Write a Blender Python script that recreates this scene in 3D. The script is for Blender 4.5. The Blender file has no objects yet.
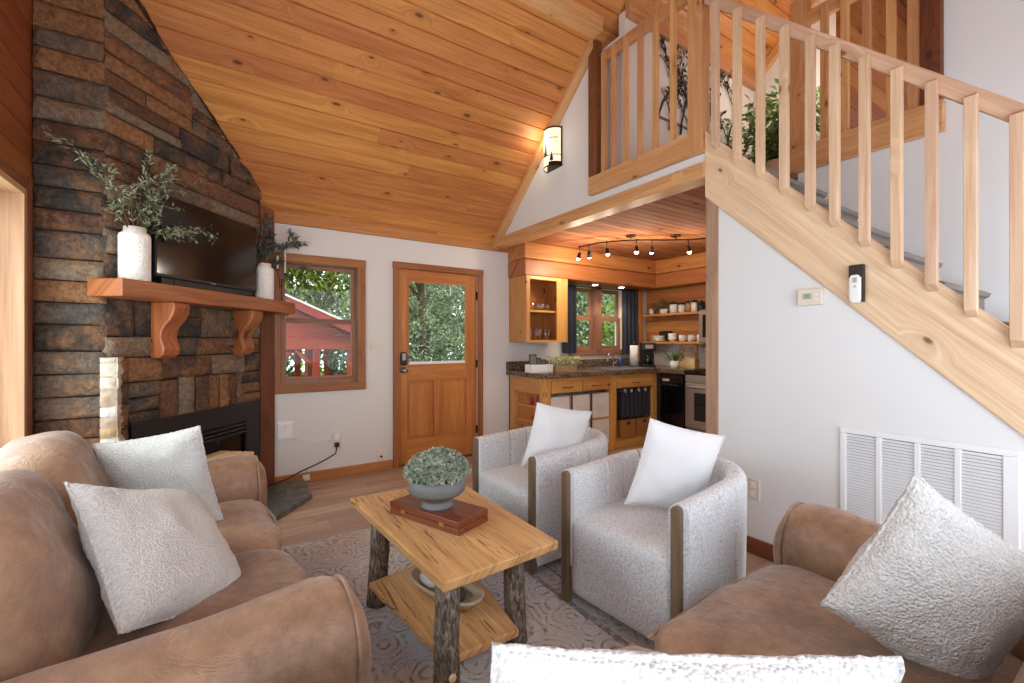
import bpy, math, random
from mathutils import Vector, Matrix, noise
random.seed(7)
R = random.random
U = random.uniform
SC = bpy.context.scene
COL = SC.collection
V = Vector

# ------------------------------------------------------------------ materials
def lin(c):
    return tuple((x / 255 / 12.92) if x / 255 <= .04045 else ((x / 255 + .055) / 1.055) ** 2.4 for x in c) + (1,)

class NT:
    def __init__(s, name):
        s.m = bpy.data.materials.new(name)
        s.m.use_nodes = True
        s.t = s.m.node_tree
        s.t.nodes.clear()
        s.out = s.n('ShaderNodeOutputMaterial')
    def n(s, ty, **kw):
        nd = s.t.nodes.new(ty)
        for k, v in kw.items():
            setattr(nd, k, v)
        return nd
    def put(s, sock, val):
        if val is None:
            return
        if isinstance(val, bpy.types.NodeSocket):
            s.t.links.new(val, sock)
        else:
            sock.default_value = val
    def math(s, op, a, b=None, c=None, clamp=False):
        nd = s.n('ShaderNodeMath', operation=op, use_clamp=clamp)
        for i, v in enumerate((a, b, c)):
            s.put(nd.inputs[i], v)
        return nd.outputs[0]
    def comb(s, x, y, z=0.0):
        nd = s.n('ShaderNodeCombineXYZ')
        for i, v in enumerate((x, y, z)):
            s.put(nd.inputs[i], v)
        return nd.outputs[0]
    def sep(s, v):
        nd = s.n('ShaderNodeSeparateXYZ')
        s.put(nd.inputs[0], v)
        return nd.outputs
    def noise(s, vec, scale, detail=3, rough=.5, dist=0.0):
        nd = s.n('ShaderNodeTexNoise')
        s.put(nd.inputs['Vector'], vec)
        nd.inputs['Scale'].default_value = scale
        nd.inputs['Detail'].default_value = detail
        nd.inputs['Roughness'].default_value = rough
        nd.inputs['Distortion'].default_value = dist
        return nd.outputs[0]
    def vor(s, vec, scale, feature='F1', dim='3D', rnd=1.0):
        nd = s.n('ShaderNodeTexVoronoi', feature=feature, voronoi_dimensions=dim)
        s.put(nd.inputs['Vector'], vec)
        nd.inputs['Scale'].default_value = scale
        nd.inputs['Randomness'].default_value = rnd
        return nd.outputs
    def ramp(s, f, stops, interp='LINEAR'):
        nd = s.n('ShaderNodeValToRGB')
        nd.color_ramp.interpolation = interp
        el = nd.color_ramp.elements
        while len(el) < len(stops):
            el.new(.5)
        for e, (p, c) in zip(el, stops):
            e.position = p
            e.color = c
        s.put(nd.inputs[0], f)
        return nd.outputs[0]
    def mix(s, f, a, b, mode='MIX'):
        nd = s.n('ShaderNodeMix', data_type='RGBA', blend_type=mode)
        s.put(nd.inputs[0], f)
        s.put(nd.inputs[6], a)
        s.put(nd.inputs[7], b)
        return nd.outputs[2]
    def maprange(s, v, a, b, c, d):
        nd = s.n('ShaderNodeMapRange')
        s.put(nd.inputs[0], v)
        for i, q in enumerate((a, b, c, d)):
            nd.inputs[i + 1].default_value = q
        return nd.outputs[0]
    def hsv(s, col, h=.5, sa=1.0, v=1.0):
        nd = s.n('ShaderNodeHueSaturation')
        s.put(nd.inputs['Hue'], h)
        s.put(nd.inputs['Saturation'], sa)
        s.put(nd.inputs['Value'], v)
        s.put(nd.inputs['Color'], col)
        return nd.outputs[0]
    def bump(s, h, strength, dist=.01):
        nd = s.n('ShaderNodeBump')
        nd.inputs['Strength'].default_value = strength
        nd.inputs['Distance'].default_value = dist
        s.put(nd.inputs['Height'], h)
        return nd.outputs[0]
    def n_warp(s, vec, scale, amt):
        nd = s.n('ShaderNodeTexNoise')
        s.put(nd.inputs['Vector'], vec)
        nd.inputs['Scale'].default_value = scale
        m = s.n('ShaderNodeVectorMath', operation='MULTIPLY_ADD')
        s.put(m.inputs[0], nd.outputs['Color'])
        m.inputs[1].default_value = (amt, amt, amt)
        s.put(m.inputs[2], vec)
        return m.outputs[0]
    def obj(s):
        return s.n('ShaderNodeTexCoord').outputs['Object']
    def uv(s):
        return s.n('ShaderNodeUVMap').outputs[0]
    def attr(s):
        return s.n('ShaderNodeAttribute', attribute_name='rnd').outputs['Fac']
    def finish(s, col, rough=.5, normal=None, metal=0.0, spec=.5, emit=None, estr=0.0, sheen=0.0, coat=0.0):
        b = s.n('ShaderNodeBsdfPrincipled')
        s.put(b.inputs['Base Color'], col)
        s.put(b.inputs['Roughness'], rough)
        s.put(b.inputs['Metallic'], metal)
        s.put(b.inputs['Specular IOR Level'], spec)
        s.put(b.inputs['Normal'], normal)
        if sheen:
            b.inputs['Sheen Weight'].default_value = sheen
        if coat:
            b.inputs['Coat Weight'].default_value = coat
            b.inputs['Coat Roughness'].default_value = .25
        if emit:
            s.put(b.inputs['Emission Color'], emit)
            b.inputs['Emission Strength'].default_value = estr
        s.t.links.new(b.outputs[0], s.out.inputs[0])
        return s.m

def wood(name, dark, light, rough=.45, gs=(1.1, 15), var=.3, knot=.5, kcol=(70, 36, 18), ksc=(1.7, 3.6), sat=1.0, coat=0.0, cracks=0.0, spec=.35):
    t = NT(name)
    u, v, _ = t.sep(t.uv())
    r = t.attr()
    rz = t.math('MULTIPLY', r, 37.0)
    kv = t.comb(t.math('MULTIPLY', u, ksc[0]), t.math('MULTIPLY', v, ksc[1]))
    vo = t.vor(kv, 1.0, dim='2D')
    kd = t.math('ADD', vo['Distance'], t.math('MULTIPLY', t.math('SUBTRACT', t.noise(kv, 9, 2), .5), .05))
    cr = t.sep(vo['Color'])[0]
    has = t.math('GREATER_THAN', cr, 1 - knot)
    warp = t.math('MULTIPLY', t.maprange(kd, .0, .30, 1.1, 0.0), has)
    vv = t.math('ADD', t.math('MULTIPLY', v, gs[1]), warp)
    g = t.noise(t.comb(t.math('MULTIPLY', u, gs[0]), vv, rz), 1.0, 5, .6, 1.0)
    fine = t.noise(t.comb(t.math('MULTIPLY', u, 2.5), t.math('MULTIPLY', vv, 7.0), rz), 1.0, 2, .5, .3)
    f = t.math('ADD', t.math('MULTIPLY', g, .68), t.math('MULTIPLY', fine, .32))
    col = t.ramp(f, [(.3, lin(dark)), (.68, lin(light))])
    if cracks:
        ck = t.noise(t.comb(t.math('MULTIPLY', u, 5.0), t.math('MULTIPLY', v, 85), rz), 1.0, 3, .6, .6)
        col = t.mix(t.math('MULTIPLY', t.maprange(ck, .585, .63, 0, cracks), t.maprange(t.noise(t.comb(t.math('MULTIPLY', u, 2.0), t.math('MULTIPLY', v, 5.0), rz), 1.0, 2), .34, .5, 0, 1)), col, lin((74, 46, 24)))
    col = t.hsv(col, t.maprange(r, 0, 1, .492, .508), sat, t.maprange(r, 0, 1, 1 - var, 1 + var * .75))
    rs = t.maprange(t.sep(vo['Color'])[1], 0, 1, .5, 1.25)
    kd = t.math('DIVIDE', kd, rs)
    km = t.math('MULTIPLY', t.maprange(kd, .035, .075, .9, 0), has)
    halo = t.math('MULTIPLY', t.maprange(kd, .06, .2, .22, 0), has)
    col = t.mix(halo, col, lin([c * .72 for c in dark]))
    col = t.mix(km, col, lin(kcol))
    nm = t.bump(f, .12, .004)
    return t.finish(col, rough, nm, coat=coat, spec=spec)

def plain(name, c, rough=.5, metal=0.0, bump=0.0, bs=60, var=0.0, spec=.5, coat=0.0):
    t = NT(name)
    col = lin(c)
    nm = None
    if bump or var:
        nz = t.noise(t.obj(), bs, 3)
        if var:
            col = t.hsv(col, .5, 1.0, t.maprange(nz, .3, .7, 1 - var, 1 + var))
        if bump:
            nm = t.bump(nz, bump, .004)
    return t.finish(col, rough, nm, metal, spec, coat=coat)

def emis(name, c, strength, base=(240, 230, 210)):
    t = NT(name)
    return t.finish(lin(base), .4, emit=lin(c), estr=strength)

def mk_stone(name='field_stone'):
    t = NT(name)
    o = t.obj()
    r = t.attr()
    base = t.ramp(r, [(0, lin((66, 60, 56))), (.14, lin((106, 92, 78))), (.28, lin((122, 88, 62))), (.42, lin((92, 66, 52))), (.55, lin((128, 112, 92))),
                      (.68, lin((140, 98, 62))), (.8, lin((84, 78, 72))), (.92, lin((112, 78, 58)))], 'CONSTANT')
    n1 = t.noise(o, 7, 4, .6, .4)
    n2 = t.noise(o, 38, 4, .65)
    col = t.mix(t.maprange(n1, .45, .68, 0, .6), base, lin((150, 104, 62)))
    col = t.mix(t.maprange(n1, .36, .22, 0, .55), col, lin((70, 60, 53)))
    col = t.hsv(col, .5, .95, t.maprange(n2, .28, .72, .52, 1.45))
    nm = t.bump(t.math('ADD', n2, t.math('MULTIPLY', t.noise(o, 95, 3), .6)), 1.0, .016)
    return t.finish(col, .85, nm, spec=.25)

def mk_palestone():
    t = NT('pale_stacked_stone')
    o = t.obj()
    r = t.attr()
    base = t.ramp(r, [(0, lin((206, 196, 178))), (.3, lin((190, 160, 120))), (.5, lin((216, 208, 196))), (.75, lin((180, 164, 142)))], 'CONSTANT')
    n1 = t.noise(o, 16, 4, .6)
    col = t.hsv(t.mix(t.maprange(n1, .5, .7, 0, .6), base, lin((176, 122, 70))), .5, 1.0, t.maprange(t.noise(o, 50, 3), .3, .7, .8, 1.15))
    return t.finish(col, .85, t.bump(n1, .6, .01), spec=.2)

def mk_leather():
    t = NT('brown_suede_leather')
    o = t.obj()
    n1 = t.noise(o, 3.2, 4, .6, .5)
    n2 = t.noise(o, 26, 4, .65, .3)
    n3 = t.noise(o, 240, 2)
    col = t.ramp(n1, [(.25, lin((104, 78, 58))), (.5, lin((144, 111, 86))), (.75, lin((172, 139, 112)))])
    col = t.hsv(col, .5, 1.0, t.maprange(n2, .3, .7, .8, 1.2))
    col = t.mix(t.maprange(t.noise(o, 9, 5, .7, 1.2), .62, .78, 0, .3), col, lin((192, 166, 148)))
    h = t.math('ADD', t.math('MULTIPLY', n2, .7), t.math('MULTIPLY', n3, .35))
    cz = t.math('ABSOLUTE', t.math('SUBTRACT', t.noise(o, 7, 3, .55, 1.6), .5))
    h = t.math('ADD', h, t.maprange(cz, 0, .03, -.4, 0))
    return t.finish(col, t.maprange(n2, .3, .7, .6, .42), t.bump(h, .35, .006), spec=.45, sheen=.2)

def mk_boucle(name, c1, c2, sc, strength, dist):
    t = NT(name)
    o = t.obj()
    v = t.vor(o, sc)
    n = t.noise(o, sc * .4, 3)
    f = t.math('ADD', t.math('MULTIPLY', v['Distance'], .7), t.math('MULTIPLY', n, .5))
    col = t.ramp(f, [(.2, lin(c1)), (.8, lin(c2))])
    h = t.math('SUBTRACT', 1.0, v['Distance'])
    return t.finish(col, .95, t.bump(h, strength, dist), spec=.1, sheen=.3)

def mk_tweed():
    t = NT('grey_tweed_fabric')
    o = t.obj()
    n = t.noise(o, 260, 2, .6)
    n2 = t.noise(o, 90, 3, .6)
    f = t.math('ADD', t.math('MULTIPLY', n, .6), t.math('MULTIPLY', n2, .4))
    col = t.ramp(f, [(.36, lin((160, 163, 166))), (.47, lin((206, 208, 210))), (.6, lin((232, 234, 236)))])
    return t.finish(col, .95, t.bump(f, .5, .004), spec=.1, sheen=.2)

def mk_bark():
    t = NT('hickory_bark')
    o = t.obj()
    x, y, z = t.sep(o)
    vec = t.comb(t.math('MULTIPLY', x, 1.0), t.math('MULTIPLY', y, 1.0), t.math('MULTIPLY', z, .3))
    n1 = t.noise(vec, 70, 5, .7, 1.0)
    n2 = t.noise(o, 22, 3)
    col = t.ramp(n1, [(.3, lin((52, 43, 36))), (.5, lin((122, 108, 94))), (.7, lin((186, 176, 164)))])
    col = t.mix(t.maprange(n2, .5, .75, 0, .6), col, lin((112, 84, 52)))
    return t.finish(col, .95, t.bump(n1, 1.0, .012), spec=.1)

def mk_rug():
    t = NT('distressed_rug')
    o = t.obj()
    x, y, z = t.sep(o)
    n0 = t.noise(o, 1.1, 3)
    n1 = t.noise(o, 34, 4, .7)
    n2 = t.noise(o, 5, 4, .7)
    base = t.mix(t.maprange(n0, .4, .62, 0, 1), lin((204, 210, 221)), lin((214, 205, 194)))
    f1 = t.vor(t.n_warp(o, 5, .10), 6.5)['Distance']
    ring = t.math('SINE', t.math('MULTIPLY', f1, 34.0))
    f2 = t.vor(o, 16.0)['Distance']
    ring2 = t.math('SINE', t.math('MULTIPLY', f2, 34.0))
    wear = t.maprange(n2, .36, .54, 0, 1)
    blot = t.maprange(n1, .40, .58, 0, 1)
    pat = t.math('MULTIPLY', t.math('MULTIPLY', t.maprange(ring, .25, .6, 0, 1), wear), blot)
    pat2 = t.math('MULTIPLY', t.maprange(ring2, .35, .7, 0, 1), t.math('MULTIPLY', blot, t.maprange(n2, .62, .42, 0, 1)))
    dk = t.mix(t.maprange(n0, .4, .6, 0, 1), lin((72, 78, 98)), lin((112, 84, 66)))
    col = t.mix(t.math('MULTIPLY', pat, .68), base, dk)
    col = t.mix(t.math('MULTIPLY', pat2, .6), col, lin((112, 108, 114)))
    # border bands
    ex = t.math('SUBTRACT', 1.0, t.math('ABSOLUTE', t.math('SUBTRACT', t.math('MULTIPLY', t.math('ABSOLUTE', x), 1 / 1.02), .0)))
    band = t.math('MULTIPLY', t.math('LESS_THAN', ex, .16), t.math('GREATER_THAN', ex, .13))
    band2 = t.math('MULTIPLY', t.math('LESS_THAN', ex, .035), t.math('GREATER_THAN', ex, .02))
    bb = t.math('MULTIPLY', t.math('ADD', band, band2), t.maprange(n1, .35, .5, .1, .7))
    col = t.mix(bb, col, lin((92, 92, 100)))
    col = t.hsv(col, .5, 1.0, t.maprange(n1, .3, .7, .86, 1.12))
    return t.finish(col, .95, t.bump(t.noise(o, 300, 2), .35, .004), spec=.05)

def mk_granite():
    t = NT('speckled_granite')
    o = t.obj()
    n = t.noise(o, 60, 4, .75)
    n2 = t.noise(o, 140, 2)
    col = t.ramp(t.math('ADD', t.math('MULTIPLY', n, .6), t.math('MULTIPLY', n2, .4)), [(.38, lin((28, 24, 23))), (.5, lin((84, 66, 54))), (.6, lin((166, 146, 124)))])
    return t.finish(col, .2)

def mk_slate():
    t = NT('slate_hearth')
    o = t.obj()
    n = t.noise(o, 6, 5, .65, 1.5)
    col = t.ramp(n, [(.3, lin((66, 70, 68))), (.5, lin((98, 104, 100))), (.6, lin((128, 128, 114))), (.75, lin((84, 80, 72)))])
    return t.finish(col, .55, t.bump(n, .4, .01))

def mk_leaf(name, c1, c2, transl=.35):
    t = NT(name)
    r = t.attr()
    col = t.mix(r, lin(c1), lin(c2))
    b = t.n('ShaderNodeBsdfPrincipled')
    t.put(b.inputs['Base Color'], col)
    b.inputs['Roughness'].default_value = .5
    tr = t.n('ShaderNodeBsdfTranslucent')
    t.put(tr.inputs[0], col)
    mx = t.n('ShaderNodeMixShader')
    mx.inputs[0].default_value = transl
    t.t.links.new(b.outputs[0], mx.inputs[1])
    t.t.links.new(tr.outputs[0], mx.inputs[2])
    t.t.links.new(mx.outputs[0], t.out.inputs[0])
    return t.m

def mk_glass(name='pane_glass', tint=(250, 252, 250), refl=1.0, base=.03):
    t = NT(name)
    tr = t.n('ShaderNodeBsdfTransparent')
    tr.inputs[0].default_value = lin(tint)
    gl = t.n('ShaderNodeBsdfGlossy')
    gl.inputs['Roughness'].default_value = .02
    lw = t.n('ShaderNodeLayerWeight')
    lw.inputs[0].default_value = .5
    fr = t.math('ADD', t.math('MULTIPLY', t.math('POWER', lw.outputs['Facing'], 5.0), .9), base)
    mx = t.n('ShaderNodeMixShader')
    t.put(mx.inputs[0], t.math('MULTIPLY', fr, refl, clamp=True))
    t.t.links.new(tr.outputs[0], mx.inputs[1])
    t.t.links.new(gl.outputs[0], mx.inputs[2])
    t.t.links.new(mx.outputs[0], t.out.inputs[0])
    return t.m

def mk_wall(name, c):
    t = NT(name)
    n = t.noise(t.obj(), 140, 3)
    return t.finish(lin(c), .75, t.bump(n, .08, .003), spec=.2)

M = dict(
    ceil=wood('pine_ceiling_boards', (164, 98, 46), (218, 148, 84), .45, (.9, 13), .15, .5, (92, 44, 20), (2.0, 5.0), coat=.05),
    kceil=wood('reddish_ceiling_boards', (134, 78, 50), (188, 124, 84), .75, (1, 14), .22, .35, (84, 40, 22), spec=.15),
    rail=wood('pine_railing', (182, 126, 78), (224, 174, 122), .45, (1.2, 17), .14, .45, (110, 62, 32), (2.6, 5)),
    stair=wood('pale_pine_stair', (192, 152, 118), (232, 202, 170), .45, (1.0, 13), .12, .45, (112, 70, 40), (2.2, 4.2)),
    trim=wood('stained_trim', (122, 72, 36), (176, 114, 64), .45, (1.3, 18), .16, .3, (70, 36, 18)),
    base=wood('orange_baseboard', (160, 96, 48), (202, 138, 82), .45, (1.3, 18), .12, .25),
    darktrim=wood('rough_dark_trim', (84, 46, 26), (138, 82, 50), .6, (1.5, 16), .2, .4),
    greypost=wood('weathered_post', (142, 112, 92), (186, 150, 122), .6, (1.3, 18), .1, .4),
    door=wood('stained_door', (160, 96, 44), (204, 134, 70), .4, (1.0, 12), .12, .15, coat=.15),
    cab=wood('honey_cabinet', (182, 122, 60), (222, 166, 96), .4, (1.2, 14), .14, .4, (96, 52, 24), (2.4, 4.5), coat=.1),
    log=wood('log_soffit', (160, 94, 46), (208, 140, 80), .45, (1.0, 11), .16, .4),
    plankwall=wood('dark_plank_wall', (112, 58, 28), (166, 92, 48), .45, (1.0, 12), .2, .45, (60, 28, 14), coat=.1),
    closet=wood('loft_plank_wall', (138, 82, 44), (188, 122, 70), .5, (1.0, 12), .2, .45),
    mantle=wood('mantel_cedar', (112, 56, 28), (182, 106, 62), .42, (1.3, 20), .1, .4, (66, 30, 14), coat=.2),
    table=wood('hickory_top', (178, 128, 76), (230, 186, 126), .4, (1.2, 15), .1, .4, (112, 66, 34), (2.2, 5.0), coat=.15, cracks=.8),
    floor=wood('plank_flooring', (150, 122, 100), (202, 172, 148), .45, (1.1, 16), .2, .12, (90, 66, 50)),
    redbox=wood('mahogany_case', (84, 34, 20), (134, 66, 40), .3, (2, 26), .06, 0, coat=.4),
    paleslab=wood('pale_slab', (206, 166, 116), (240, 212, 166), .5, (1.2, 18), .12, .2),
    groove_shade=plain('seam_groove_shade', (112, 110, 108), .95),
    jamb=wood('pine_jamb', (160, 122, 86), (204, 164, 122), .5, (1.2, 15), .08, .3),
    greywood=wood('weathered_oak', (96, 78, 58), (140, 118, 92), .55, (2, 40), .1, 0),
    dough=wood('bleached_dough_bowl', (150, 124, 98), (208, 188, 162), .7, (3, 30), .1, 0),
    pavil=wood('red_stained_timber', (112, 36, 24), (168, 70, 44), .6, (1, 14), .2, .2, (70, 30, 20)),
    winframe=wood('red_brown_sash', (118, 78, 58), (164, 118, 92), .5, (1.3, 18), .12, .1),
    wicker=plain('wicker', (172, 118, 66), .8, bump=.9, bs=90, var=.3),
    stone=mk_stone(), palestone=mk_palestone(), leather=mk_leather(),
    boucle=mk_boucle('white_boucle', (192, 190, 186), (214, 212, 208), 150, .7, .008),
    linen=plain('white_linen', (222, 222, 222), .9, bump=.15, bs=400, spec=.1),
    tweed=mk_tweed(), bark=mk_bark(), rug=mk_rug(), granite=mk_granite(), slate=mk_slate(),
    wall=mk_wall('white_wall_paint', (226, 227, 226)), wallwarm=mk_wall('warm_white_paint', (222, 217, 211)),
    mortar=plain('dark_mortar', (44, 36, 32), .95, bump=.5, bs=80),
    black=plain('black_metal', (26, 25, 27), .45, bump=.05), blackgloss=plain('black_gloss', (10, 10, 12), .08, spec=.6),
    bronze=plain('dark_bronze', (48, 38, 32), .4, .6), screen=plain('tv_screen', (9, 9, 11), .12, spec=.6),
    steel=plain('brushed_steel', (196, 194, 192), .32, .9), chrome=plain('chrome', (222, 222, 224), .12, 1.0), nickel=plain('satin_nickel', (150, 148, 146), .3, .9),
    plastic=plain('white_plastic', (236, 235, 230), .4), ivory=plain('ivory_plate', (222, 212, 192), .45), grey=plain('grey_plastic', (168, 170, 172), .5),
    darkglass=plain('dark_oven_glass', (22, 22, 25), .06), vent=plain('vent_white', (232, 233, 234), .5), ventdark=plain('vent_gap_shade', (66, 68, 72), .9),
    vase=mk_boucle('ribbed_white_ceramic', (226, 220, 208), (244, 240, 230), 60, .5, .006),
    bowl=plain('blue_grey_ceramic', (112, 113, 112), .6, bump=.2, bs=120, var=.05),
    ceramic=plain('white_ceramic', (238, 236, 230), .25), carpet=plain('grey_brown_carpet', (140, 130, 122), .98, bump=.9, bs=220, var=.25, spec=.05),
    navy=plain('navy_curtain_cloth', (42, 46, 58), .9, bump=.3, bs=200), cord=plain('black_cord', (30, 26, 25), .5),
    bin=mk_boucle('pale_linen_bin', (206, 196, 192), (236, 228, 224), 160, .4, .003),
    redpot=plain('red_enamel', (150, 40, 36), .35), blue=plain('blue_bottle', (44, 66, 120), .3),
    terra=plain('wood_planter', (176, 140, 100), .7, var=.1, bs=30), soil=plain('potting_soil', (52, 40, 30), .95, bump=.6),
    stem=plain('brown_twig', (96, 74, 54), .8), trunk=plain('tree_bark', (80, 64, 52), .95, bump=.8, bs=18, var=.25),
    olive=mk_leaf('olive_leaf', (80, 92, 62), (176, 182, 148), .2), oliveD=mk_leaf('dusky_leaf', (66, 62, 54), (126, 128, 116), .2),
    succ=mk_leaf('sage_succulent', (112, 128, 110), (198, 204, 182), .15), ficus=mk_leaf('deep_green_leaf', (84, 124, 66), (186, 208, 134), .35),
    flower=mk_leaf('pale_green_flower', (150, 168, 92), (240, 242, 210), .2), fern=mk_leaf('aloe_green', (70, 98, 60), (140, 164, 112), .2),
    leafA=mk_leaf('bright_tree_leaf', (56, 84, 20), (160, 172, 66), .5), leafB=mk_leaf('grey_green_tree_leaf', (40, 64, 36), (154, 168, 134), .45),  # leafA is yellow-green, leafB a greyer green
    grass=plain('lawn_grass', (92, 122, 58), .95, bump=.5, bs=30, var=.3), roofmetal=plain('pale_metal_roof', (206, 200, 196), .5),
    brick=plain('rust_brick', (150, 84, 60), .9, bump=.5, bs=40, var=.2), wax=plain('white_candle_wax', (240, 234, 222), .5),
    glass=mk_glass(refl=.4), drink=mk_glass('drinking_glass', (250, 252, 252), 1.6, .12), river=plain('river_stone', (196, 194, 188), .6, var=.08, bs=20),
    bulb=emis('lit_bulb', (255, 214, 150), 28), mica=None, puck=emis('puck_lens', (255, 236, 204), 14),
    lcd=plain('lcd_green_grey', (158, 168, 140), .3), ink=plain('dark_print', (40, 42, 44), .5), gold=plain('brass', (190, 150, 80), .3, .9),
)

def mk_mica():
    t = NT('lit_mica_shade')
    n = t.noise(t.obj(), 14, 3)
    col = t.ramp(n, [(.3, lin((250, 226, 176))), (.7, lin((255, 246, 224)))])
    return t.finish(col, .5, emit=col, estr=.55)
M['mica'] = mk_mica()

# ------------------------------------------------------------------ mesh builder
I4 = Matrix.Identity(4)
def T(x, y, z): return Matrix.Translation((x, y, z))
def RZ(a): return Matrix.Rotation(a, 4, 'Z')
def RX(a): return Matrix.Rotation(a, 4, 'X')
def RY(a): return Matrix.Rotation(a, 4, 'Y')

class MB:
    def __init__(s, m=I4):
        s.v, s.f, s.uv, s.r, s.sm, s.mi, s.mats = [], [], [], [], [], [], []
        s.m = m
    def add(s, vs, fs, g=(1, 0, 0), rnd=None, smooth=False, M=None, mi=0, uvo=None):
        g = V(g).normalized()
        a = V((0, 0, 1)) if abs(g.z) < .9 else V((0, 1, 0))
        w1 = g.cross(a).normalized()
        w2 = g.cross(w1)
        rnd = R() if rnd is None else rnd
        o = uvo or (R() * 40, R() * 40)
        b = len(s.v)
        mm = s.m if M is None else s.m @ M
        vs = [V(p) for p in vs]
        pu = [(p.dot(g) + o[0], p.dot(w1) + p.dot(w2) + o[1]) for p in vs]
        s.v += [mm @ p for p in vs]
        for f in fs:
            s.f.append([b + i for i in f])
            s.uv.append([pu[i] for i in f])
            s.r.append(rnd)
            s.sm.append(smooth)
            s.mi.append(mi)
    def box(s, x0, x1, y0, y1, z0, z1, g=None, rnd=None, M=None, mi=0):
        d = (abs(x1 - x0), abs(y1 - y0), abs(z1 - z0))
        if g is None:
            k = d.index(max(d))
            g = [(1, 0, 0), (0, 1, 0), (0, 0, 1)][k]
        vs = [(x, y, z) for z in (z0, z1) for y in (y0, y1) for x in (x0, x1)]
        fs = [(0, 2, 3, 1), (4, 5, 7, 6), (0, 1, 5, 4), (2, 6, 7, 3), (0, 4, 6, 2), (1, 3, 7, 5)]
        s.add(vs, fs, g, rnd, False, M, mi)
        return s
    def prism(s, poly, vec, g=(1, 0, 0), rnd=None, M=None, smooth=False, mi=0):
        n = len(poly)
        vs = [V(p) for p in poly] + [V(p) + V(vec) for p in poly]
        nr = V((0, 0, 0))
        for i in range(n):
            nr += V(poly[i]).cross(V(poly[(i + 1) % n]))
        ctr = sum((V(p) for p in poly), V((0, 0, 0))) / n
        nr = V((0, 0, 0))
        for i in range(n):
            nr += (V(poly[i]) - ctr).cross(V(poly[(i + 1) % n]) - ctr)
        flip = nr.dot(V(vec)) > 0
        fs = []
        a, b = list(range(n)), list(range(n, 2 * n))
        fs.append(a[::-1] if flip else a)
        fs.append(b if flip else b[::-1])
        for i in range(n):
            j = (i + 1) % n
            q = [i, j, n + j, n + i]
            fs.append(q if flip else q[::-1])
        s.add(vs, fs, g, rnd, smooth, M, mi)
        return s
    def tube(s, pts, rad, n=8, cap=True, rnd=None, M=None, mi=0, rough=0.0):
        pts = [V(p) for p in pts]
        if not hasattr(rad, '__len__'):
            rad = [rad] * len(pts)
        vs, fs = [], []
        pa = None
        for i, p in enumerate(pts):
            d = (pts[min(i + 1, len(pts) - 1)] - pts[max(i - 1, 0)]).normalized()
            if pa is None:
                pa = d.cross(V((0, 0, 1)) if abs(d.z) < .9 else V((1, 0, 0))).normalized()
            pa = (pa - d * pa.dot(d)).normalized()
            q = d.cross(pa)
            for k in range(n):
                an = 2 * math.pi * k / n
                rr = rad[i] * (1 + rough * U(-1, 1))
                vs.append(p + (pa * math.cos(an) + q * math.sin(an)) * rr)
        for i in range(len(pts) - 1):
            for k in range(n):
                k2 = (k + 1) % n
                fs.append((i * n + k, i * n + k2, (i + 1) * n + k2, (i + 1) * n + k))
        if cap:
            fs.append(tuple(range(n))[::-1])
            fs.append(tuple((len(pts) - 1) * n + k for k in range(n)))
        s.add(vs, fs, pts[-1] - pts[0] if (pts[-1] - pts[0]).length > 1e-6 else (1, 0, 0), rnd, True, M, mi)
        return s
    def lathe(s, prof, n=24, M=None, rnd=None, mi=0, rfun=None, smooth=True):
        vs, fs = [], []
        for i, (r, z) in enumerate(prof):
            for k in range(n):
                an = 2 * math.pi * k / n
                rr = r if rfun is None else rfun(r, z, an)
                vs.append((rr * math.cos(an), rr * math.sin(an), z))
        m = len(prof)
        for i in range(m - 1):
            for k in range(n):
                k2 = (k + 1) % n
                fs.append((i * n + k, i * n + k2, (i + 1) * n + k2, (i + 1) * n + k))
        if prof[0][0] > 1e-4:
            fs.append(tuple(range(n))[::-1])
        if prof[-1][0] > 1e-4:
            fs.append(tuple((m - 1) * n + k for k in range(n)))
        s.add(vs, fs, (0, 0, 1), rnd, smooth, M, mi)
        return s
    def grid(s, fn, nu, nv, M=None, rnd=None, g=(1, 0, 0), smooth=True, closed_u=False, flip=False, mi=0):
        vs = [fn(i / nu, j / nv) for j in range(nv + 1) for i in range(nu + 1)]
        W = nu + 1
        fs = []
        for j in range(nv):
            for i in range(nu):
                q = (j * W + i, j * W + i + 1, (j + 1) * W + i + 1, (j + 1) * W + i)
                fs.append(q[::-1] if flip else q)
        s.add(vs, fs, g, rnd, smooth, M, mi)
        return s
    def soft(s, c, h, k=5.0, n=10, M=None, nz=0.0, nsc=4.0, rnd=None, mi=0, fn=None):
        vs, fs = [], []
        idx = {}
        def vid(p):
            key = tuple(round(q * 1000) for q in p)
            if key in idx:
                return idx[key]
            d = (abs(p[0]) ** k + abs(p[1]) ** k + abs(p[2]) ** k) ** (1 / k)
            q = V((p[0] / d, p[1] / d, p[2] / d))
            if fn:
                q = fn(q)
            w = V((c[0] + q.x * h[0], c[1] + q.y * h[1], c[2] + q.z * h[2]))
            if nz:
                w += V(q).normalized() * nz * noise.fractal(w * nsc, 1.0, 2.0, 3)
            idx[key] = len(vs)
            vs.append(w)
            return idx[key]
        def lerp(i):
            t = -1 + 2 * i / n
            return math.tan(t * math.pi / 4 * .92) / math.tan(math.pi / 4 * .92)
        for ax in range(3):
            for sg in (-1, 1):
                for i in range(n):
                    for j in range(n):
                        q = []
                        for (a, b) in ((i, j), (i + 1, j), (i + 1, j + 1), (i, j + 1)):
                            p = [0, 0, 0]
                            p[ax] = sg
                            p[(ax + 1) % 3] = lerp(a)
                            p[(ax + 2) % 3] = lerp(b)
                            q.append(vid(p))
                        fs.append(q if sg > 0 else q[::-1])
        s.add(vs, fs, (1, 0, 0), rnd, True, M, mi)
        return s
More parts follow.
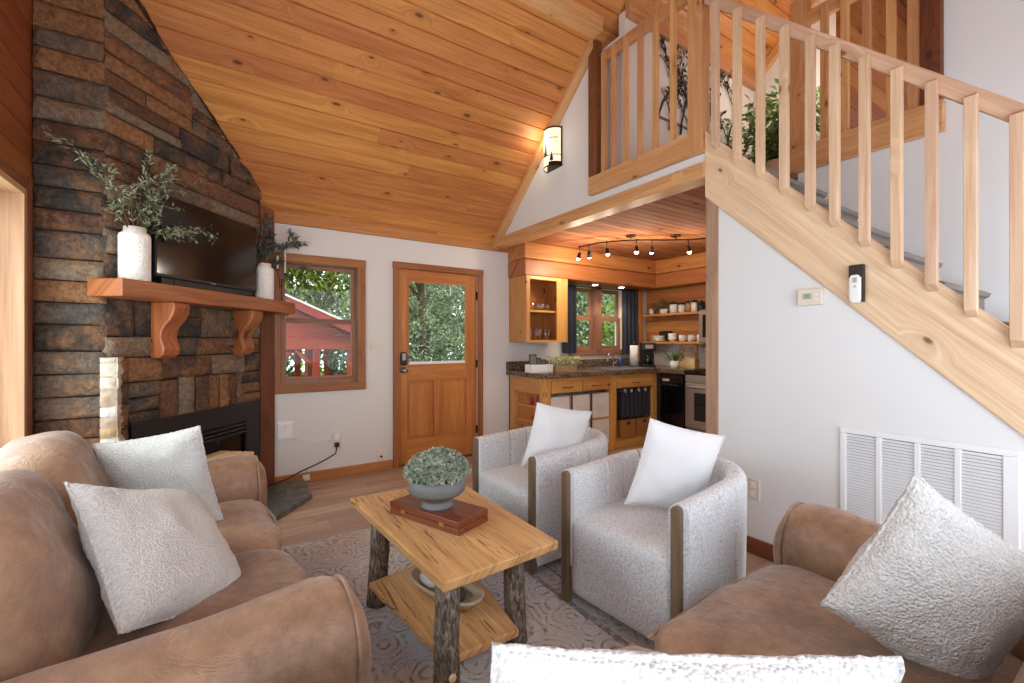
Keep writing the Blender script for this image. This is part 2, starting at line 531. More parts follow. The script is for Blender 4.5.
    def leaf(s, p, d, up, L, W, fold=.25, rnd=None):
        d = V(d).normalized()
        sd = d.cross(V(up))
        if sd.length < 1e-3:
            sd = d.cross(V((1, 0, .1)))
        sd.normalize()
        n = sd.cross(d)
        p = V(p)
        a = p + d * L * .45 + sd * W / 2 + n * W * fold
        b = p + d * L * .45 - sd * W / 2 + n * W * fold
        t = p + d * L
        m = p + d * L * .5
        s.add([p, a, t, b, m], [(0, 4, 1), (4, 2, 1), (0, 3, 4), (4, 3, 2)], d, rnd, False)
        return s
    def build(s, name, mat, parent=None, bevel=0.0, seg=2, world=False, sub=0, kind=None):
        me = bpy.data.meshes.new(name)
        vs = s.v
        if world and parent is not None:
            root = parent
            while root.parent:
                root = root.parent
            mi = (T(*root.location) @ RZ(root.rotation_euler.z)).inverted()
            vs = [mi @ p for p in vs]
        me.from_pydata([tuple(p) for p in vs], [], s.f)
        me.polygons.foreach_set('use_smooth', s.sm)
        me.polygons.foreach_set('material_index', s.mi)
        ul = me.uv_layers.new(name='UVMap')
        flat = [c for f in s.uv for q in f for c in q]
        ul.data.foreach_set('uv', flat)
        at = me.attributes.new('rnd', 'FLOAT', 'FACE')
        at.data.foreach_set('value', s.r)
        mats = mat if isinstance(mat, (list, tuple)) else [mat]
        for m in mats:
            me.materials.append(m)
        me.update()
        o = bpy.data.objects.new(name, me)
        COL.objects.link(o)
        if parent is not None:
            o.parent = parent
        if bevel:
            b = o.modifiers.new('bevel', 'BEVEL')
            b.width = bevel
            b.segments = seg
            b.limit_method = 'ANGLE'
            b.angle_limit = .7
        if sub:
            m = o.modifiers.new('sub', 'SUBSURF')
            m.levels = m.render_levels = sub
        if kind:
            o['kind'] = kind
        return o

def tag(o, label, cat, group=None, kind=None):
    o['label'] = label
    o['category'] = cat
    if group: o['group'] = group
    if kind: o['kind'] = kind
    return o
def thing(name, label, cat, loc=(0, 0, 0), rz=0.0, group=None):
    o = bpy.data.objects.new(name, None)
    o.empty_display_size = .1
    COL.objects.link(o)
    o.location = loc
    o.rotation_euler = (0, 0, rz)
    return tag(o, label, cat, group)
def struct(name, mb, mat, label, cat, **kw):
    o = mb.build(name, mat, None, **kw)
    return tag(o, label, cat, kind='structure')
def dup(root, loc, rz, label, group=None):
    r = root.copy()
    COL.objects.link(r)
    r.location = loc
    r.rotation_euler = (0, 0, rz)
    r['label'] = label
    if group: r['group'] = group
    for ch in list(root.children):
        c = ch.copy()
        COL.objects.link(c)
        c.parent = r
        for g in list(ch.children):
            d = g.copy()
            COL.objects.link(d)
            d.parent = c
    return r
def bx(*a, **k): return MB().box(*a, **k)
def zc(y): return 6.42 - .89 * y            # underside of the sloped ceiling

XL, YB, XR, XF = -.816, 4.5, 2.75, 5.42

# ================================================================== SETTING
# floor
mb = MB()
y = -.6
while y < YB:
    x = -1.6 - R() * 1.2
    while x < XF + .1:
        L = 1.22
        mb.box(max(x, -1.6), min(x + L - .002, XF + .1), y, min(y + .148, YB), -.03, 0 - R() * .0008, g=(1, 0, 0))
        x += L
    y += .15
struct('floor', mb, M['floor'], 'grey brown wood plank floor of the living room and kitchen', 'floor')

# back wall with window, door and kitchen window openings
mb = MB()
def wallpieces(mb, x0, x1, z0, z1, holes, y0, y1):
    xs = sorted({x0, x1} | {h[0] for h in holes} | {h[1] for h in holes})
    for a, b in zip(xs[:-1], xs[1:]):
        zs = [(z0, z1)]
        for h in holes:
            if h[0] < (a + b) / 2 < h[1]:
                nz = []
                for (p, q) in zs:
                    if h[2] > p: nz.append((p, h[2]))
                    if h[3] < q: nz.append((h[3], q))
                zs = nz
        for (p, q) in zs:
            mb.box(a, b, y0, y1, p, q, g=(1, 0, 0), rnd=.5)
wallpieces(mb, -.95, XF + .1, 0, 2.41, [(.45, 1.16, .89, 2.045), (1.565, 2.485, 0, 2.06), (3.9, 4.87, 1.17, 2.04)], YB, YB + .14)
struct('wall_back', mb, M['wallwarm'], 'warm white back wall holding the window and the wooden door', 'wall')

# wall below the stairs
mb = MB()
sl = .957
mb.prism([(XR, 1.705, 0), (XR, 1.705, 2.25), (XR, -.6, 0)], (.1, 0, 0), g=(0, 1, 0))
struct('wall_right', mb, M['wall'], 'white triangular wall under the staircase', 'wall')
# stairwell far wall
mb = MB()
mb.prism([(3.65, -.9, 0), (3.65, .81, 0), (3.65, .81, 3.74), (3.65, -.9, 2.22)], (.1, 0, 0))
mb.box(3.65, 3.75, .81, 1.62, 0, 2.57)
struct('wall_stairwell', mb, M['wall'], 'white wall on the far side of the stairs', 'wall')
mb = MB().box(2.86, XF, 1.62, 1.70, 0, 2.44)
struct('wall_kitchen', mb, M['wall'], 'white wall closing the kitchen behind the stairs', 'wall')
# far gable
mb = MB()
mb.prism([(XF, YB + .1, 0), (XF, YB + .1, 2.36), (XF, 1.9, 4.74), (XF, .6, 3.58), (XF, .6, 0)], (.1, 0, 0), g=(0, 1, 0))
struct('wall_gable', mb, M['wallwarm'], 'cream end wall of the kitchen and loft side of the house', 'wall')
# left plank wall with window opening
mb = MB()
def plank_wall_x(mb, x0, x1, y0, y1, zt, hole):
    z = 0
    while z < zt:
        h = .14
        segs = [(y0, y1)]
        if hole and hole[2] < z + h / 2 < hole[3]:
            segs = [(y0, hole[0]), (hole[1], y1)]
        for a, b in segs:
            # cut boards to the roof slopes
            bb = min(b, (6.42 - z - h) / .89 + .06)
            if bb > a:
                mb.box(x0, x1, a, bb, z, z + h - .004, g=(0, 1, 0))
        z += h
plank_wall_x(mb, XL - .12, XL, .3, YB, 5.0, (1.2, 3.2, .35, 2.06))
struct('wall_left', mb, M['plankwall'], 'dark stained plank wall left of the stone chimney', 'wall')

# sloped ceiling boards
mb = MB()
slope = math.atan(.89)
Lr = (4.92 - 1.9) / math.cos(slope)
frame = Matrix(((1, 0, 0, 0), (0, -math.cos(slope), math.sin(slope), 4.92), (0, math.sin(slope), math.cos(slope), 6.42 - .89 * 4.92), (0, 0, 0, 1)))
# frame: local x along X, local y up the slope, local z outward (up)
v = 0
bw = .132
while v < Lr:
    x = XL - .13
    first = True
    while x < XF + .1:
        L = U(2.6, 4.9) if not first else U(.8, 4.5)
        first = False
        x2 = min(x + L, XF + .1)
        w = min(bw, Lr - v)
        if w > .02:
            c = .009
            vs = [(x, v + .0005, c), (x2, v + .0005, c), (x, v + .008, 0), (x2, v + .008, 0), (x, v + w - .008, 0), (x2, v + w - .008, 0), (x, v + w - .0005, c), (x2, v + w - .0005, c),
                  (x, v, .03), (x2, v, .03), (x, v + w, .03), (x2, v + w, .03)]
            fs = [(0, 2, 3, 1), (2, 4, 5, 3), (4, 6, 7, 5), (8, 9, 11, 10), (8, 0, 1, 9), (6, 10, 11, 7), (0, 8, 10, 6, 4, 2), (1, 3, 5, 7, 11, 9)]
            mb.add(vs, fs, (1, 0, 0), None, False, frame)
        x = x2
    v += bw
struct('ceiling', mb, M['ceil'], 'sloping knotty pine tongue and groove ceiling', 'ceiling')
# near roof slope
mb = MB()
v = 0
frame2 = Matrix(((1, 0, 0, 0), (0, -math.cos(slope), -math.sin(slope), 1.9), (0, -math.sin(slope), math.cos(slope), 6.42 - .89 * 1.9), (0, 0, 0, 1)))
while v < 3.55:
    mb.box(XL - .13, XF + .1, v, v + .13, 0, .03, g=(1, 0, 0), M=frame2)
    v += .132
struct('ceiling_near', mb, M['ceil'], 'pine boarded ceiling slope on the camera side of the ridge', 'ceiling')
# kitchen ceiling + loft deck
mb = MB()
yy = 1.62
while yy < YB:
    x = 2.78
    while x < XF:
        x2 = min(x + U(1.0, 2.2), XF)
        mb.box(x, x2 - .002, yy, min(yy + .080, YB), 2.44, 2.47, g=(1, 0, 0))
        x = x2
    yy += .087
struct('ceiling_kitchen', mb, M['kceil'], 'reddish narrow board ceiling over the kitchen', 'ceiling')
mb = MB().box(2.83, XF, 1.72, 2.9, 2.475, 2.57).box(3.75, XF, .8, 1.72, 2.475, 2.57)
struct('floor_loft', mb, M['carpet'], 'carpeted loft floor above the kitchen', 'floor')

# loft side wall (triangle with sconce) and strip under the railing
mb = MB()
mb.prism([(XR, 4.40, 2.50), (XR, 1.79, 2.50), (XR, 1.79, 2.576), (XR, 2.86, 2.576), (XR, 2.86, zc(2.86) + .015), (XR, 4.40, 2.515)], (.08, 0, 0), g=(0, 1, 0))
struct('wall_loft', mb, M['wall'], 'white triangular wall with the lit sconce beside the loft', 'wall')
mb = MB().box(2.83, 4.90, 2.58, 2.65, 2.575, 4.06).box(2.83, 2.90, 2.65, 2.86, 2.575, 3.88)
struct('wall_knee', mb, M['wallwarm'], 'white knee wall at the back of the loft', 'wall')
mb = MB()
z = 2.575
while z < 4.1:
    mb.box(3.78, XF, 1.36, 1.42, z, z + .146, g=(1, 0, 0))
    z += .15
struct('wall_closet', mb, M['closet'], 'brown plank wall behind the loft hall railing', 'wall')

# trims and beams
struct('trim_1', MB().box(2.71, 2.86, 1.785, 4.49, 2.40, 2.505), M['rail'], 'pine header beam over the kitchen opening', 'beam', bevel=.004)
mb = MB()
r0 = V((2.66, 4.47, zc(4.47) - .002)); r1 = V((2.66, 2.83, zc(2.83) - .002))
mb.prism([r0, r1, r1 - V((0, .0, .06)), r0 - V((0, 0, .06))], (.095, 0, 0), g=(r1 - r0))
struct('trim_2', mb, M['rail'], 'narrow pine rake trim along the sloped ceiling edge', 'trim')
struct('trim_3', MB().box(2.742, 2.86, 1.70, 1.79, 0, 2.40), M['greypost'], 'weathered wooden post between kitchen opening and stair wall', 'post', bevel=.004)
struct('trim_4', MB().box(-.5, 2.70, 4.46, 4.5, 2.362, 2.455).box(2.70, 2.92, 4.468, 4.5, 2.362, 2.40), M['base'], 'pine board where back wall meets the ceiling', 'trim', bevel=.003)
struct('ceiling_beam', MB().box(XL - .1, 2.70, 2.70, 2.825, 3.91, 4.05), M['rail'], 'long pine beam across the sloping ceiling', 'beam', bevel=.004)
struct('trim_5', MB().box(2.83, 4.84, 2.53, 2.58, 3.995, 4.14), M['rail'], 'pine header along the top of the loft knee wall', 'trim', bevel=.003)
mb = MB().prism([(4.83, 2.65, 2.575), (4.83, 2.65, zc(2.65)), (4.83, 1.9, zc(1.9)), (4.83, 1.43, 4.30), (4.83, 1.43, 2.575)], (.07, 0, 0), g=(0, 1, 0))
struct('wall_loft_end', mb, M['wallwarm'], 'cream gable end wall of the loft room', 'wall')
mb = MB()
p0 = V((4.775, 2.56, zc(2.56) - .01)); p1 = V((4.775, 1.92, zc(1.92) - .01))
mb.prism([p0, p1, p1 - V((0, 0, .1)), p0 - V((0, 0, .1))], (.055, 0, 0), g=p1 - p0)
struct('trim_6', mb, M['rail'], 'pine rake trim on the far loft gable', 'trim')
struct('baseboard_back', MB().box(.42, 1.495, 4.478, 4.5, 0, .09), M['base'], 'orange stained baseboard under the window', 'baseboard', bevel=.003)
struct('baseboard_right', MB().box(2.728, 2.75, -.5, 1.70, 0, .095), M['darktrim'], 'dark wood baseboard along the stair wall', 'baseboard', bevel=.003)
struct('trim_7', MB().box(3.59, 3.71, .81, .905, 2.575, 3.77), M['darktrim'], 'dark brown post at the end of the loft hall railing', 'post', bevel=.004)

# left picture window (patio window) with pale jamb
w = struct('window_1', MB().box(-.90, XL + .02, 3.2, 3.275, .27, 2.13).box(-.90, XL + .02, 1.12, 1.2, .27, 2.13).box(-.90, XL + .02, 1.2, 3.2, 2.06, 2.13).box(-.90, XL + .02, 1.2, 3.2, .27, .35),
           M['darktrim'], 'large window in the plank wall left of the chimney', 'window', bevel=.004)
mb = MB().box(-.99, -.80, 3.17, 3.2, .35, 2.06).box(-.99, -.80, 1.2, 1.23, .35, 2.06).box(-.99, -.80, 1.23, 3.17, 2.03, 2.06).box(-.99, -.80, 1.23, 3.17, .35, .38)
mb.build('window_jamb', M['jamb'], w)
mb = MB().box(-.965, -.93, 3.11, 3.17, .38, 2.03).box(-.965, -.93, 1.23, 1.29, .38, 2.03).box(-.965, -.93, 1.29, 3.11, 1.97, 2.03).box(-.965, -.93, 1.29, 3.11, .38, .44)
mb.build('window_sash', M['plastic'], w)
MB().box(-.952, -.946, 1.29, 3.11, .44, 1.97).build('window_pane', M['glass'], w)

# back window (double hung)
w = struct('window_2', MB().box(.40, .47, 4.475, 4.5, .905, 2.03).box(1.145, 1.219, 4.475, 4.5, .905, 2.03).box(.394, 1.222, 4.472, 4.5, 2.025, 2.10).box(.394, 1.222, 4.472, 4.5, .83, .907),
           M['trim'], 'double hung back window with a view of the red pavilion', 'window', bevel=.004)
MB().box(.45, .475, 4.5, 4.62, .89, 2.045).box(1.135, 1.16, 4.5, 4.62, .89, 2.045).box(.475, 1.135, 4.5, 4.62, 2.015, 2.045).box(.475, 1.135, 4.5, 4.62, .89, .915).build('window_jamb', M['winframe'], w)
def sash(par, x0, x1, z0, z1, y, fw, mat, name='window_sash'):
    mb = MB().box(x0, x0 + fw, y, y + .03, z0, z1).box(x1 - fw, x1, y, y + .03, z0, z1).box(x0 + fw, x1 - fw, y, y + .03, z1 - fw, z1).box(x0 + fw, x1 - fw, y, y + .03, z0, z0 + fw * 1.2)
    o = mb.build(name, mat, par, bevel=.002)
    MB().box(x0 + fw, x1 - fw, y + .012, y + .018, z0 + fw * 1.2, z1 - fw).build('window_pane', M['glass'], o)
    return o
sash(w, .475, 1.135, 1.47, 2.015, 4.555, .038, M['winframe'])
sash(w, .475, 1.135, .915, 1.51, 4.515, .042, M['winframe'])

# door
d = struct('door_1', MB().box(1.565, 1.657, 4.505, 4.55, .02, 2.055).box(2.35, 2.485, 4.505, 4.55, .02, 2.055).box(1.657, 2.35, 4.505, 4.55, 1.94, 2.055).box(1.657, 2.35, 4.505, 4.55, .88, 1.06)
           .box(1.657, 2.35, 4.505, 4.55, .02, .27).box(1.955, 2.05, 4.505, 4.55, .27, .88), M['door'], 'stained wooden entry door with a large upper glass pane', 'door', bevel=.003)
for x0, x1 in ((1.657, 1.955), (2.05, 2.35)):
    MB().box(x0, x1, 4.518, 4.54, .27, .88, g=(0, 0, 1)).box(x0 + .03, x1 - .03, 4.511, 4.52, .30, .85, g=(0, 0, 1)).build('door_panel', M['door'], d, bevel=.006)
MB().box(1.657, 2.35, 4.525, 4.531, 1.06, 1.94).build('window_pane', M['glass'], d)
mb = MB().box(1.655, 1.672, 4.50, 4.512, 1.06, 1.94).box(2.335, 2.352, 4.50, 4.512, 1.06, 1.94).box(1.672, 2.335, 4.50, 4.512, 1.925, 1.942)
mb.build('glazing_bead', M['door'], d)
MB().box(1.66, 2.347, 4.50, 4.52, 1.058, 1.085).build('glazing_sill', M['plastic'], d)
k = MB().soft((1.612, 4.493, 1.12), (.033, .014, .07), 6, 6).build('keypad_lock', M['black'], d)
MB().box(1.594, 1.63, 4.474, 4.481, 1.105, 1.175).build('keypad', M['grey'], k)
MB().tube([(1.612, 4.505, 1.0), (1.612, 4.46, 1.0)], .012, 10).soft((1.612, 4.445, 1.0), (.03, .024, .03), 2.2, 6).lathe([(.0, 0), (.034, 0), (.034, .008), (0, .012)], 16, M=T(1.612, 4.508, 1.0) @ RX(math.pi / 2)).build('door_knob', M['nickel'], d)
for z in (.25, 1.0, 1.78):
    MB().box(2.47, 2.492, 4.497, 4.51, z, z + .09).build('hinge', M['bronze'], d)
MB().box(1.50, 1.56, 4.472, 4.505, 0, 2.06).box(2.49, 2.552, 4.472, 4.505, 0, 2.06).box(1.496, 2.556, 4.470, 4.505, 2.055, 2.122).build('door_casing', M['trim'], d, bevel=.004)
MB().box(1.56, 2.49, 4.48, 4.6, 0, .022).build('threshold', M['darktrim'], d)

# ================================================================== FIREPLACE (diagonal corner)
ang = math.atan2(.771, .637)
Q = (.268, 4.326, 0)
FR = T(*Q) @ RZ(ang)          # local x = along the face to the right, local -y = out into the room
FI = FR.inverted()
def floc(s, d, z): return FR @ V((s, -d, z))

fp = thing('fireplace', 'tall dark stacked stone corner fireplace with black metal insert', 'fireplace', Q, ang)
def stone(mb, s0, s1, z0, z1, D=.035, M=None, jit=.006, rnd=None, n=None):
    g = .004
    s0 += g; s1 -= g; z0 += g; z1 -= g
    nx = max(4, min(26, int((s1 - s0) / .018)))
    nz = max(4, min(14, int((z1 - z0) / .016)))
    seed = V((R() * 50, R() * 50, R() * 50))
    dd = D * U(.75, 1.25)
    a0, a1, a2, a3 = (U(-jit, jit) for _ in range(4))
    def fn(u, w):
        x = s0 + (s1 - s0) * u
        z = z0 + (z1 - z0) * w
        zt = z
        eu = min(u, 1 - u) * (s1 - s0)
        ew = min(w, 1 - w) * (z1 - z0)
        e = min(eu, ew)
        dep = dd * (1 - math.exp(-(e + .003) / .008) * .75)
        nn = noise.fractal(V((x * 9, z * 9, 0)) + seed, 1.0, 2.0, 4)
        dep += .017 * nn * (1 if e > .001 else .3)
        x += (a0 * (1 - u) + a1 * u) * (2 * w - 1) * .6
        z += (a2 * (1 - w) + a3 * w) * (2 * u - 1) * .5
        if M is None:
            z = min(z, sceil(x) + .012)
        return V((x, -dep, z))
    r = R() if rnd is None else rnd
    mb.grid(fn, nx, nz, M=M, rnd=r, flip=False)
    # skirt
    def edge(pts):
        vs = []
        for p in pts:
            vs += [p, V((p.x, .0, p.z))]
        fs = [(2 * i, 2 * i + 1, 2 * i + 3, 2 * i + 2) for i in range(len(pts) - 1)]
        mb.add(vs, fs, (1, 0, 0), r, False, M)
    edge([fn(i / nx, 0) for i in range(nx + 1)])
    edge([fn(i / nx, 1) for i in range(nx, -1, -1)])
    edge([fn(0, j / nz) for j in range(nz, -1, -1)])
    edge([fn(1, j / nz) for j in range(nz + 1)])

SL, SR = -1.275, .02
def sceil(s): return zc(4.326 + .771 * s)
mb = MB()
def course(z0, z1, s0=SL, s1=SR, lens=(.2, .55), split=.25):
    s = s0
    while s < s1 - .01:
        e = s + U(*lens)
        if s1 - e < .14: e = s1
        if z0 < sceil(s) - .02:
            q = R()
            if q < split:
                m = z0 + (z1 - z0) * U(.36, .64)
                if R() < .4 and e - s > .26:
                    k = s + (e - s) * U(.35, .65)
                    stone(mb, s, k, z0, m); stone(mb, k, e, z0, m); stone(mb, s, e, m, z1)
                else:
                    stone(mb, s, e, z0, m); stone(mb, s, e, m, z1)
            else:
                stone(mb, s, e, z0, z1)
        s = e
# side strip right of the insert is the insert frame itself; soldier course over the insert
for s0, s1 in ((-.925, -.785), (-.785, -.65), (-.65, -.535), (-.535, -.43), (-.43, -.345), (-.345, -.255), (-.255, -.19)):
    stone(mb, s0, s1, .80, 1.055 + U(-.01, .01))
for z0, z1 in ((.80, .875), (.875, .96), (.96, 1.055)):
    stone(mb, -1.135, -.925, z0, z1)
for z0, z1 in ((.80, .88), (.88, .965), (.965, 1.055)):
    stone(mb, -.19, SR, z0, z1)
course(1.055, 1.205, -1.135, SR, (.22, .42), .15)
course(1.205, 1.33, lens=(.22, .4), split=.1); course(1.33, 1.555, lens=(.16, .34), split=.75)
z = 1.555
while z < 3.75:
    h = U(.11, .15) if R() < .35 else U(.19, .26)
    course(z, z + h, lens=(.28, .62), split=.12 if h < .16 else .9)
    z += h
for z0, z1 in ((.0, .2), (.2, .36), (.36, .52), (.52, .66), (.66, .80), (.80, .93), (.93, 1.06), (1.06, 1.205)):
    stone(mb, SL, -1.127, z0, z1, .03)
mb.build('stone_face', M['stone'], fp)
# left flank facing the room, one long stone per course
mb = MB()
FL = FI @ T(XL, 3.358, 0)
z = 0
while z < 3.6:
    h = U(.105, .165)
    stone(mb, 0, .300 + U(-.012, .008), z, z + h, .034, M=FL)
    z += h
mb.build('stone_flank', M['stone'], fp)
# mortar core
mb = MB()
c0 = V((-.531, 3.358)); c1 = V((.281, 4.34))
poly = [(XL + .002, 3.36), (-.535, 3.36), (.26, 4.33), (.36, 4.495), (XL + .002, 4.495)]
vs = [(px, py, 0) for px, py in poly] + [(px, py, zc(py) - .01) for px, py in poly]
n5 = 5
fs = [tuple(range(5))[::-1], tuple(range(5, 10))] + [(i, (i + 1) % 5, 5 + (i + 1) % 5, 5 + i) for i in range(5)]
mb.add(vs, fs, (0, 0, 1), .5, False)
mb.build('mortar_core', M['mortar'], fp, world=True)
# pale stacked stone corner return
mb = MB()
z = .0
PA = T(-.545, 3.295, 0)
while z < 1.2:
    h = min(U(.05, .10), 1.215 - z)
    r = R()
    stone(mb, 0, .076 + U(-.003, .003), z, z + h, .018, M=FI @ PA, rnd=r, jit=.001)
    stone(mb, -.012, .17, z, z + h, .012, M=FI @ T(-.472, 3.29, 0) @ RZ(math.pi / 2), rnd=r, jit=.003)
    z += h
mb.box(-.54, -.47, 3.297, 3.42, 0, 1.2, M=FI)
mb.build('stone_return', M['palestone'], fp)
# timber strip to the right
MB().box(.022, .205, -.03, .0, 0, 1.55, g=(0, 0, 1)).box(.022, .205, -.028, .0, 1.64, 2.46, g=(0, 0, 1)).build('timber_edge', M['darktrim'], fp, bevel=.004)
# insert
ins = MB()
ins.box(-1.125, -.70, -.03, .0, .04, .80).box(-.165, .0, -.03, .0, .04, .80).box(-.70, -.165, -.03, 0, .66, .80, g=(1, 0, 0)).box(-.70, -.165, -.03, 0, .04, .14, g=(1, 0, 0))
ins.box(-1.13, .005, -.036, -.0, .795, .81)
io = ins.build('insert_surround', M['black'], fp, bevel=.003)
for z in (.575, .605, .635, .15, .185):
    MB().box(-.695, -.175, -.045, -.01, z, z + .018).build('louvre', M['black'], io, bevel=.002)
MB().box(-.69, -.18, -.02, -.012, .225, .56).build('insert_glass', M['darkglass'], io)
MB().box(-.70, -.165, -.032, -.012, .205, .225).box(-.70, -.165, -.032, -.012, .558, .575).box(-.70, -.68, -.032, -.012, .2, .66).box(-.185, -.165, -.04, -.012, .2, .66).build('insert_door_frame', M['blackgloss'], io, bevel=.002)

# slate hearth
mb = MB()
hp = [(-1.12, -.045), (-1.12, -.51), (-.016, -.51), (.354, -.213), (.21, -.045)]
mb.prism([(a, b, .0) for a, b in hp], (0, 0, .04), M=FR)
o = mb.build('hearth_slab', M['slate'], bevel=.004)
tag(o, 'grey slate hearth slab on the floor before the fireplace', 'hearth')

# mantel shelf and corbels
mt = thing('mantel_shelf', 'thick reddish timber mantel on the stone chimney', 'mantel', floc(-.55, 0, 1.545), ang)
mb = MB()
L0, L1, Dm = -1.354 + .55, .215 + .55, .215
def mfn(u, w):
    return V((0, 0, 0))
mb.box(L0, L1, -Dm, -.002, 0, .098, g=(1, 0, 0))
mb.build('shelf_board', M['mantle'], mt, bevel=.006, seg=2)
def corbel(s):
    prof = [(-.03, 0), (-.19, 0), (-.195, -.03), (-.185, -.075), (-.16, -.115), (-.125, -.15), (-.105, -.185), (-.10, -.22), (-.115, -.26), (-.125, -.295), (-.112, -.33), (-.085, -.35), (-.03, -.352)]
    mb = MB().prism([(s - .061, a, b) for a, b in prof], (.122, 0, 0), g=(0, 0, 1))
    mb.build('corbel', M['mantle'], mt, bevel=.009, seg=2)
corbel(-1.005 + .06 + .55); corbel(-.302 + .06 + .55)

# television
tv = thing('television', 'black flat screen television standing on the mantel', 'television', floc(-.60, .10, 1.643), ang)
MB().box(-.455, .455, -.012, .03, .055, .575).build('screen_bezel', M['black'], tv, bevel=.006)
MB().box(-.445, .445, -.0145, -.0115, .075, .566).build('screen', M['screen'], tv)
MB().box(-.25, .25, .03, .06, .12, .45).build('rear_housing', M['black'], tv, bevel=.01)
for x in (-.3, .3):
    MB().box(x - .012, x + .012, -.09, .055, 0, .012).box(x - .01, x + .01, -.005, .02, .01, .06).build('foot', M['black'], tv, bevel=.003)
MB().box(-.40, .40, .0, .05, .0, .056).build('stand_bar', M['black'], tv, bevel=.004)
MB().box(-.02, .02, -.0155, -.0125, .06, .066).build('logo_strip', M['grey'], tv)

# vases with branches
def vase(name, s, d, rad, h, label):
    t = thing(name, label, 'vase', floc(s, d, 1.643), 0)
    prof = [(rad * .9, 0), (rad, .01), (rad, h * .82), (rad * .96, h * .87), (rad * .72, h * .91), (rad * .7, h), (rad * .6, h), (rad * .6, h * .9), (rad * .85, h * .8), (rad * .85, .03), (0, .03)]
    MB().lathe(prof, 48, rfun=lambda r, z, a: r * (1 + .018 * math.cos(16 * a + z * 60) * (1 if .01 < z < h * .85 else 0))).build('vase_body', M['vase'], t)
    return t
vase('ceramic_vase', -1.178, .105, .074, .315, 'large ribbed white vase at the left end of the mantel')
vase('ceramic_vase', -.035, .10, .07, .305, 'slimmer ribbed white vase right of the television')
def branches(name, s, d, z, label, specs, leafm, LL, LW, dens=1.0):
    base = floc(s, d, z)
    t = thing(name, label, 'branches', base, 0)
    st, lf = MB(), MB()
    def grow(p, dirn, L, r, depth):
        pts = [p]
        n = 6
        dv = V(dirn).normalized()
        for i in range(n):
            dv = (dv + V((U(-.16, .16), U(-.16, .16), U(-.12, .10) - .02 * i))).normalized()
            q_ = pts[-1] + dv * L / n
            q_.y = min(q_.y, 4.44 - base.y)
            pts.append(q_)
        st.tube(pts, [r * (1 - .75 * i / n) for i in range(n + 1)], 5)
        for i in range(1, n + 1):
            if depth < 2 and i >= 1 and R() < .62:
                dd = (dv + V((U(-1, 1), U(-1, 1), U(-.3, .8))) * .8).normalized()
                grow(pts[i], dd, L * U(.3, .48), r * .5, depth + 1)
            if i >= 2 or depth:
                for q in range(int(U(2, 4.6) * dens)):
                    dd = (dv * .8 + V((U(-1, 1), U(-1, 1), U(-.8, .8)))).normalized()
                    pp = pts[i] + V((U(-.01, .01),) * 3)
                    if base.y + pp.y > 4.42: dd.y = -abs(dd.y)
                    lf.leaf(pp, dd, V((U(-.3, .3), U(-.3, .3), 1)), LL * U(.7, 1.3), LW * U(.8, 1.2))
    for dx, dz, dy, L in specs:
        grow(V((0, 0, 0)), FR.to_3x3() @ V((dx, -dy, dz)), L, .0045, 0)
    st.build('twig', M['stem'], t)
    lf.build('foliage', leafm, t)
    return t
branches('olive_branches', -1.178, .105, 1.90, 'olive branches with pale leaves in the left mantel vase',
         [(.0, 1, .1, .36), (-.35, .95, .1, .42), (-.6, .6, .15, .32), (.55, .8, .12, .40), (1.0, .42, .15, .46), (.2, 1, .2, .34), (-.2, .8, .2, .28), (.6, .3, .25, .26)], M['olive'], .030, .013, .55)
branches('dusky_branches', -.035, .10, 1.90, 'dusky leafed branches in the slim vase beside the television',
         [(.0, 1, .05, .30), (-.3, .9, .1, .30), (.35, .9, .1, .34), (.75, .7, .1, .32), (.1, .8, .3, .24), (.9, .35, .1, .26)], M['oliveD'], .034, .016, .9)
# candle holder
ch = thing('candle_holder', 'black two arm candle holder at the right end of the mantel', 'candle holder', floc(.15, .13, 1.643), ang)
MB().lathe([(.0, 0), (.045, 0), (.045, .006), (.01, .012), (0, .012)], 20).tube([(0, 0, .01), (0, 0, .2)], .004, 6).tube([(-.055, 0, .27), (-.055, 0, .23), (-.03, 0, .2), (.03, 0, .2), (.05, 0, .22), (.05, 0, .25)], .004, 6).tube([(-.03, 0, .2), (0, .02, .12), (.03, 0, .2)], .003, 6).build('holder_frame', M['bronze'], ch)
MB().lathe([(0, .27), (.012, .27), (.015, .28), (0, .28)], 12, M=T(-.055, 0, 0)).build('candle_cup', M['bronze'], ch)
MB().lathe([(0, .25), (.012, .25), (.015, .26), (0, .26)], 12, M=T(.05, 0, 0)).build('candle_cup', M['bronze'], ch)
for x, z0, z1, side in ((-.055, .28, .40, 'shorter white candle, left'), (.05, .26, .44, 'taller white candle, right')):
    p = FR @ V((.15 + x, -.13, 1.643 + z0))
    t = MB().lathe([(0, 0), (.008, 0), (.007, z1 - z0), (0, z1 - z0 + .004)], 10).build('taper_candle', M['wax'])
    t.location = p
    tag(t, side + ' in the black holder on the mantel', 'candle', 'taper candles on the mantel')

# slatted stool on the hearth
st = thing('hearth_stool', 'pale slatted wooden stool between sofa arm and fireplace', 'stool', floc(-.66, .23, .04), ang)
for yy in (-.09, 0, .09):
    MB().box(-.15, .15, yy - .042, yy + .042, .425, .47, g=(1, 0, 0)).build('slat', M['paleslab'], st, bevel=.012, seg=3)
for x in (-.11, .11):
    MB().box(x - .02, x + .02, -.12, .12, .385, .425).build('rail', M['paleslab'], st, bevel=.004)
    for yy in (-.09, .09):
        MB().tube([(x, yy, 0), (x, yy, .39)], .02, 10).build('leg', M['paleslab'], st)

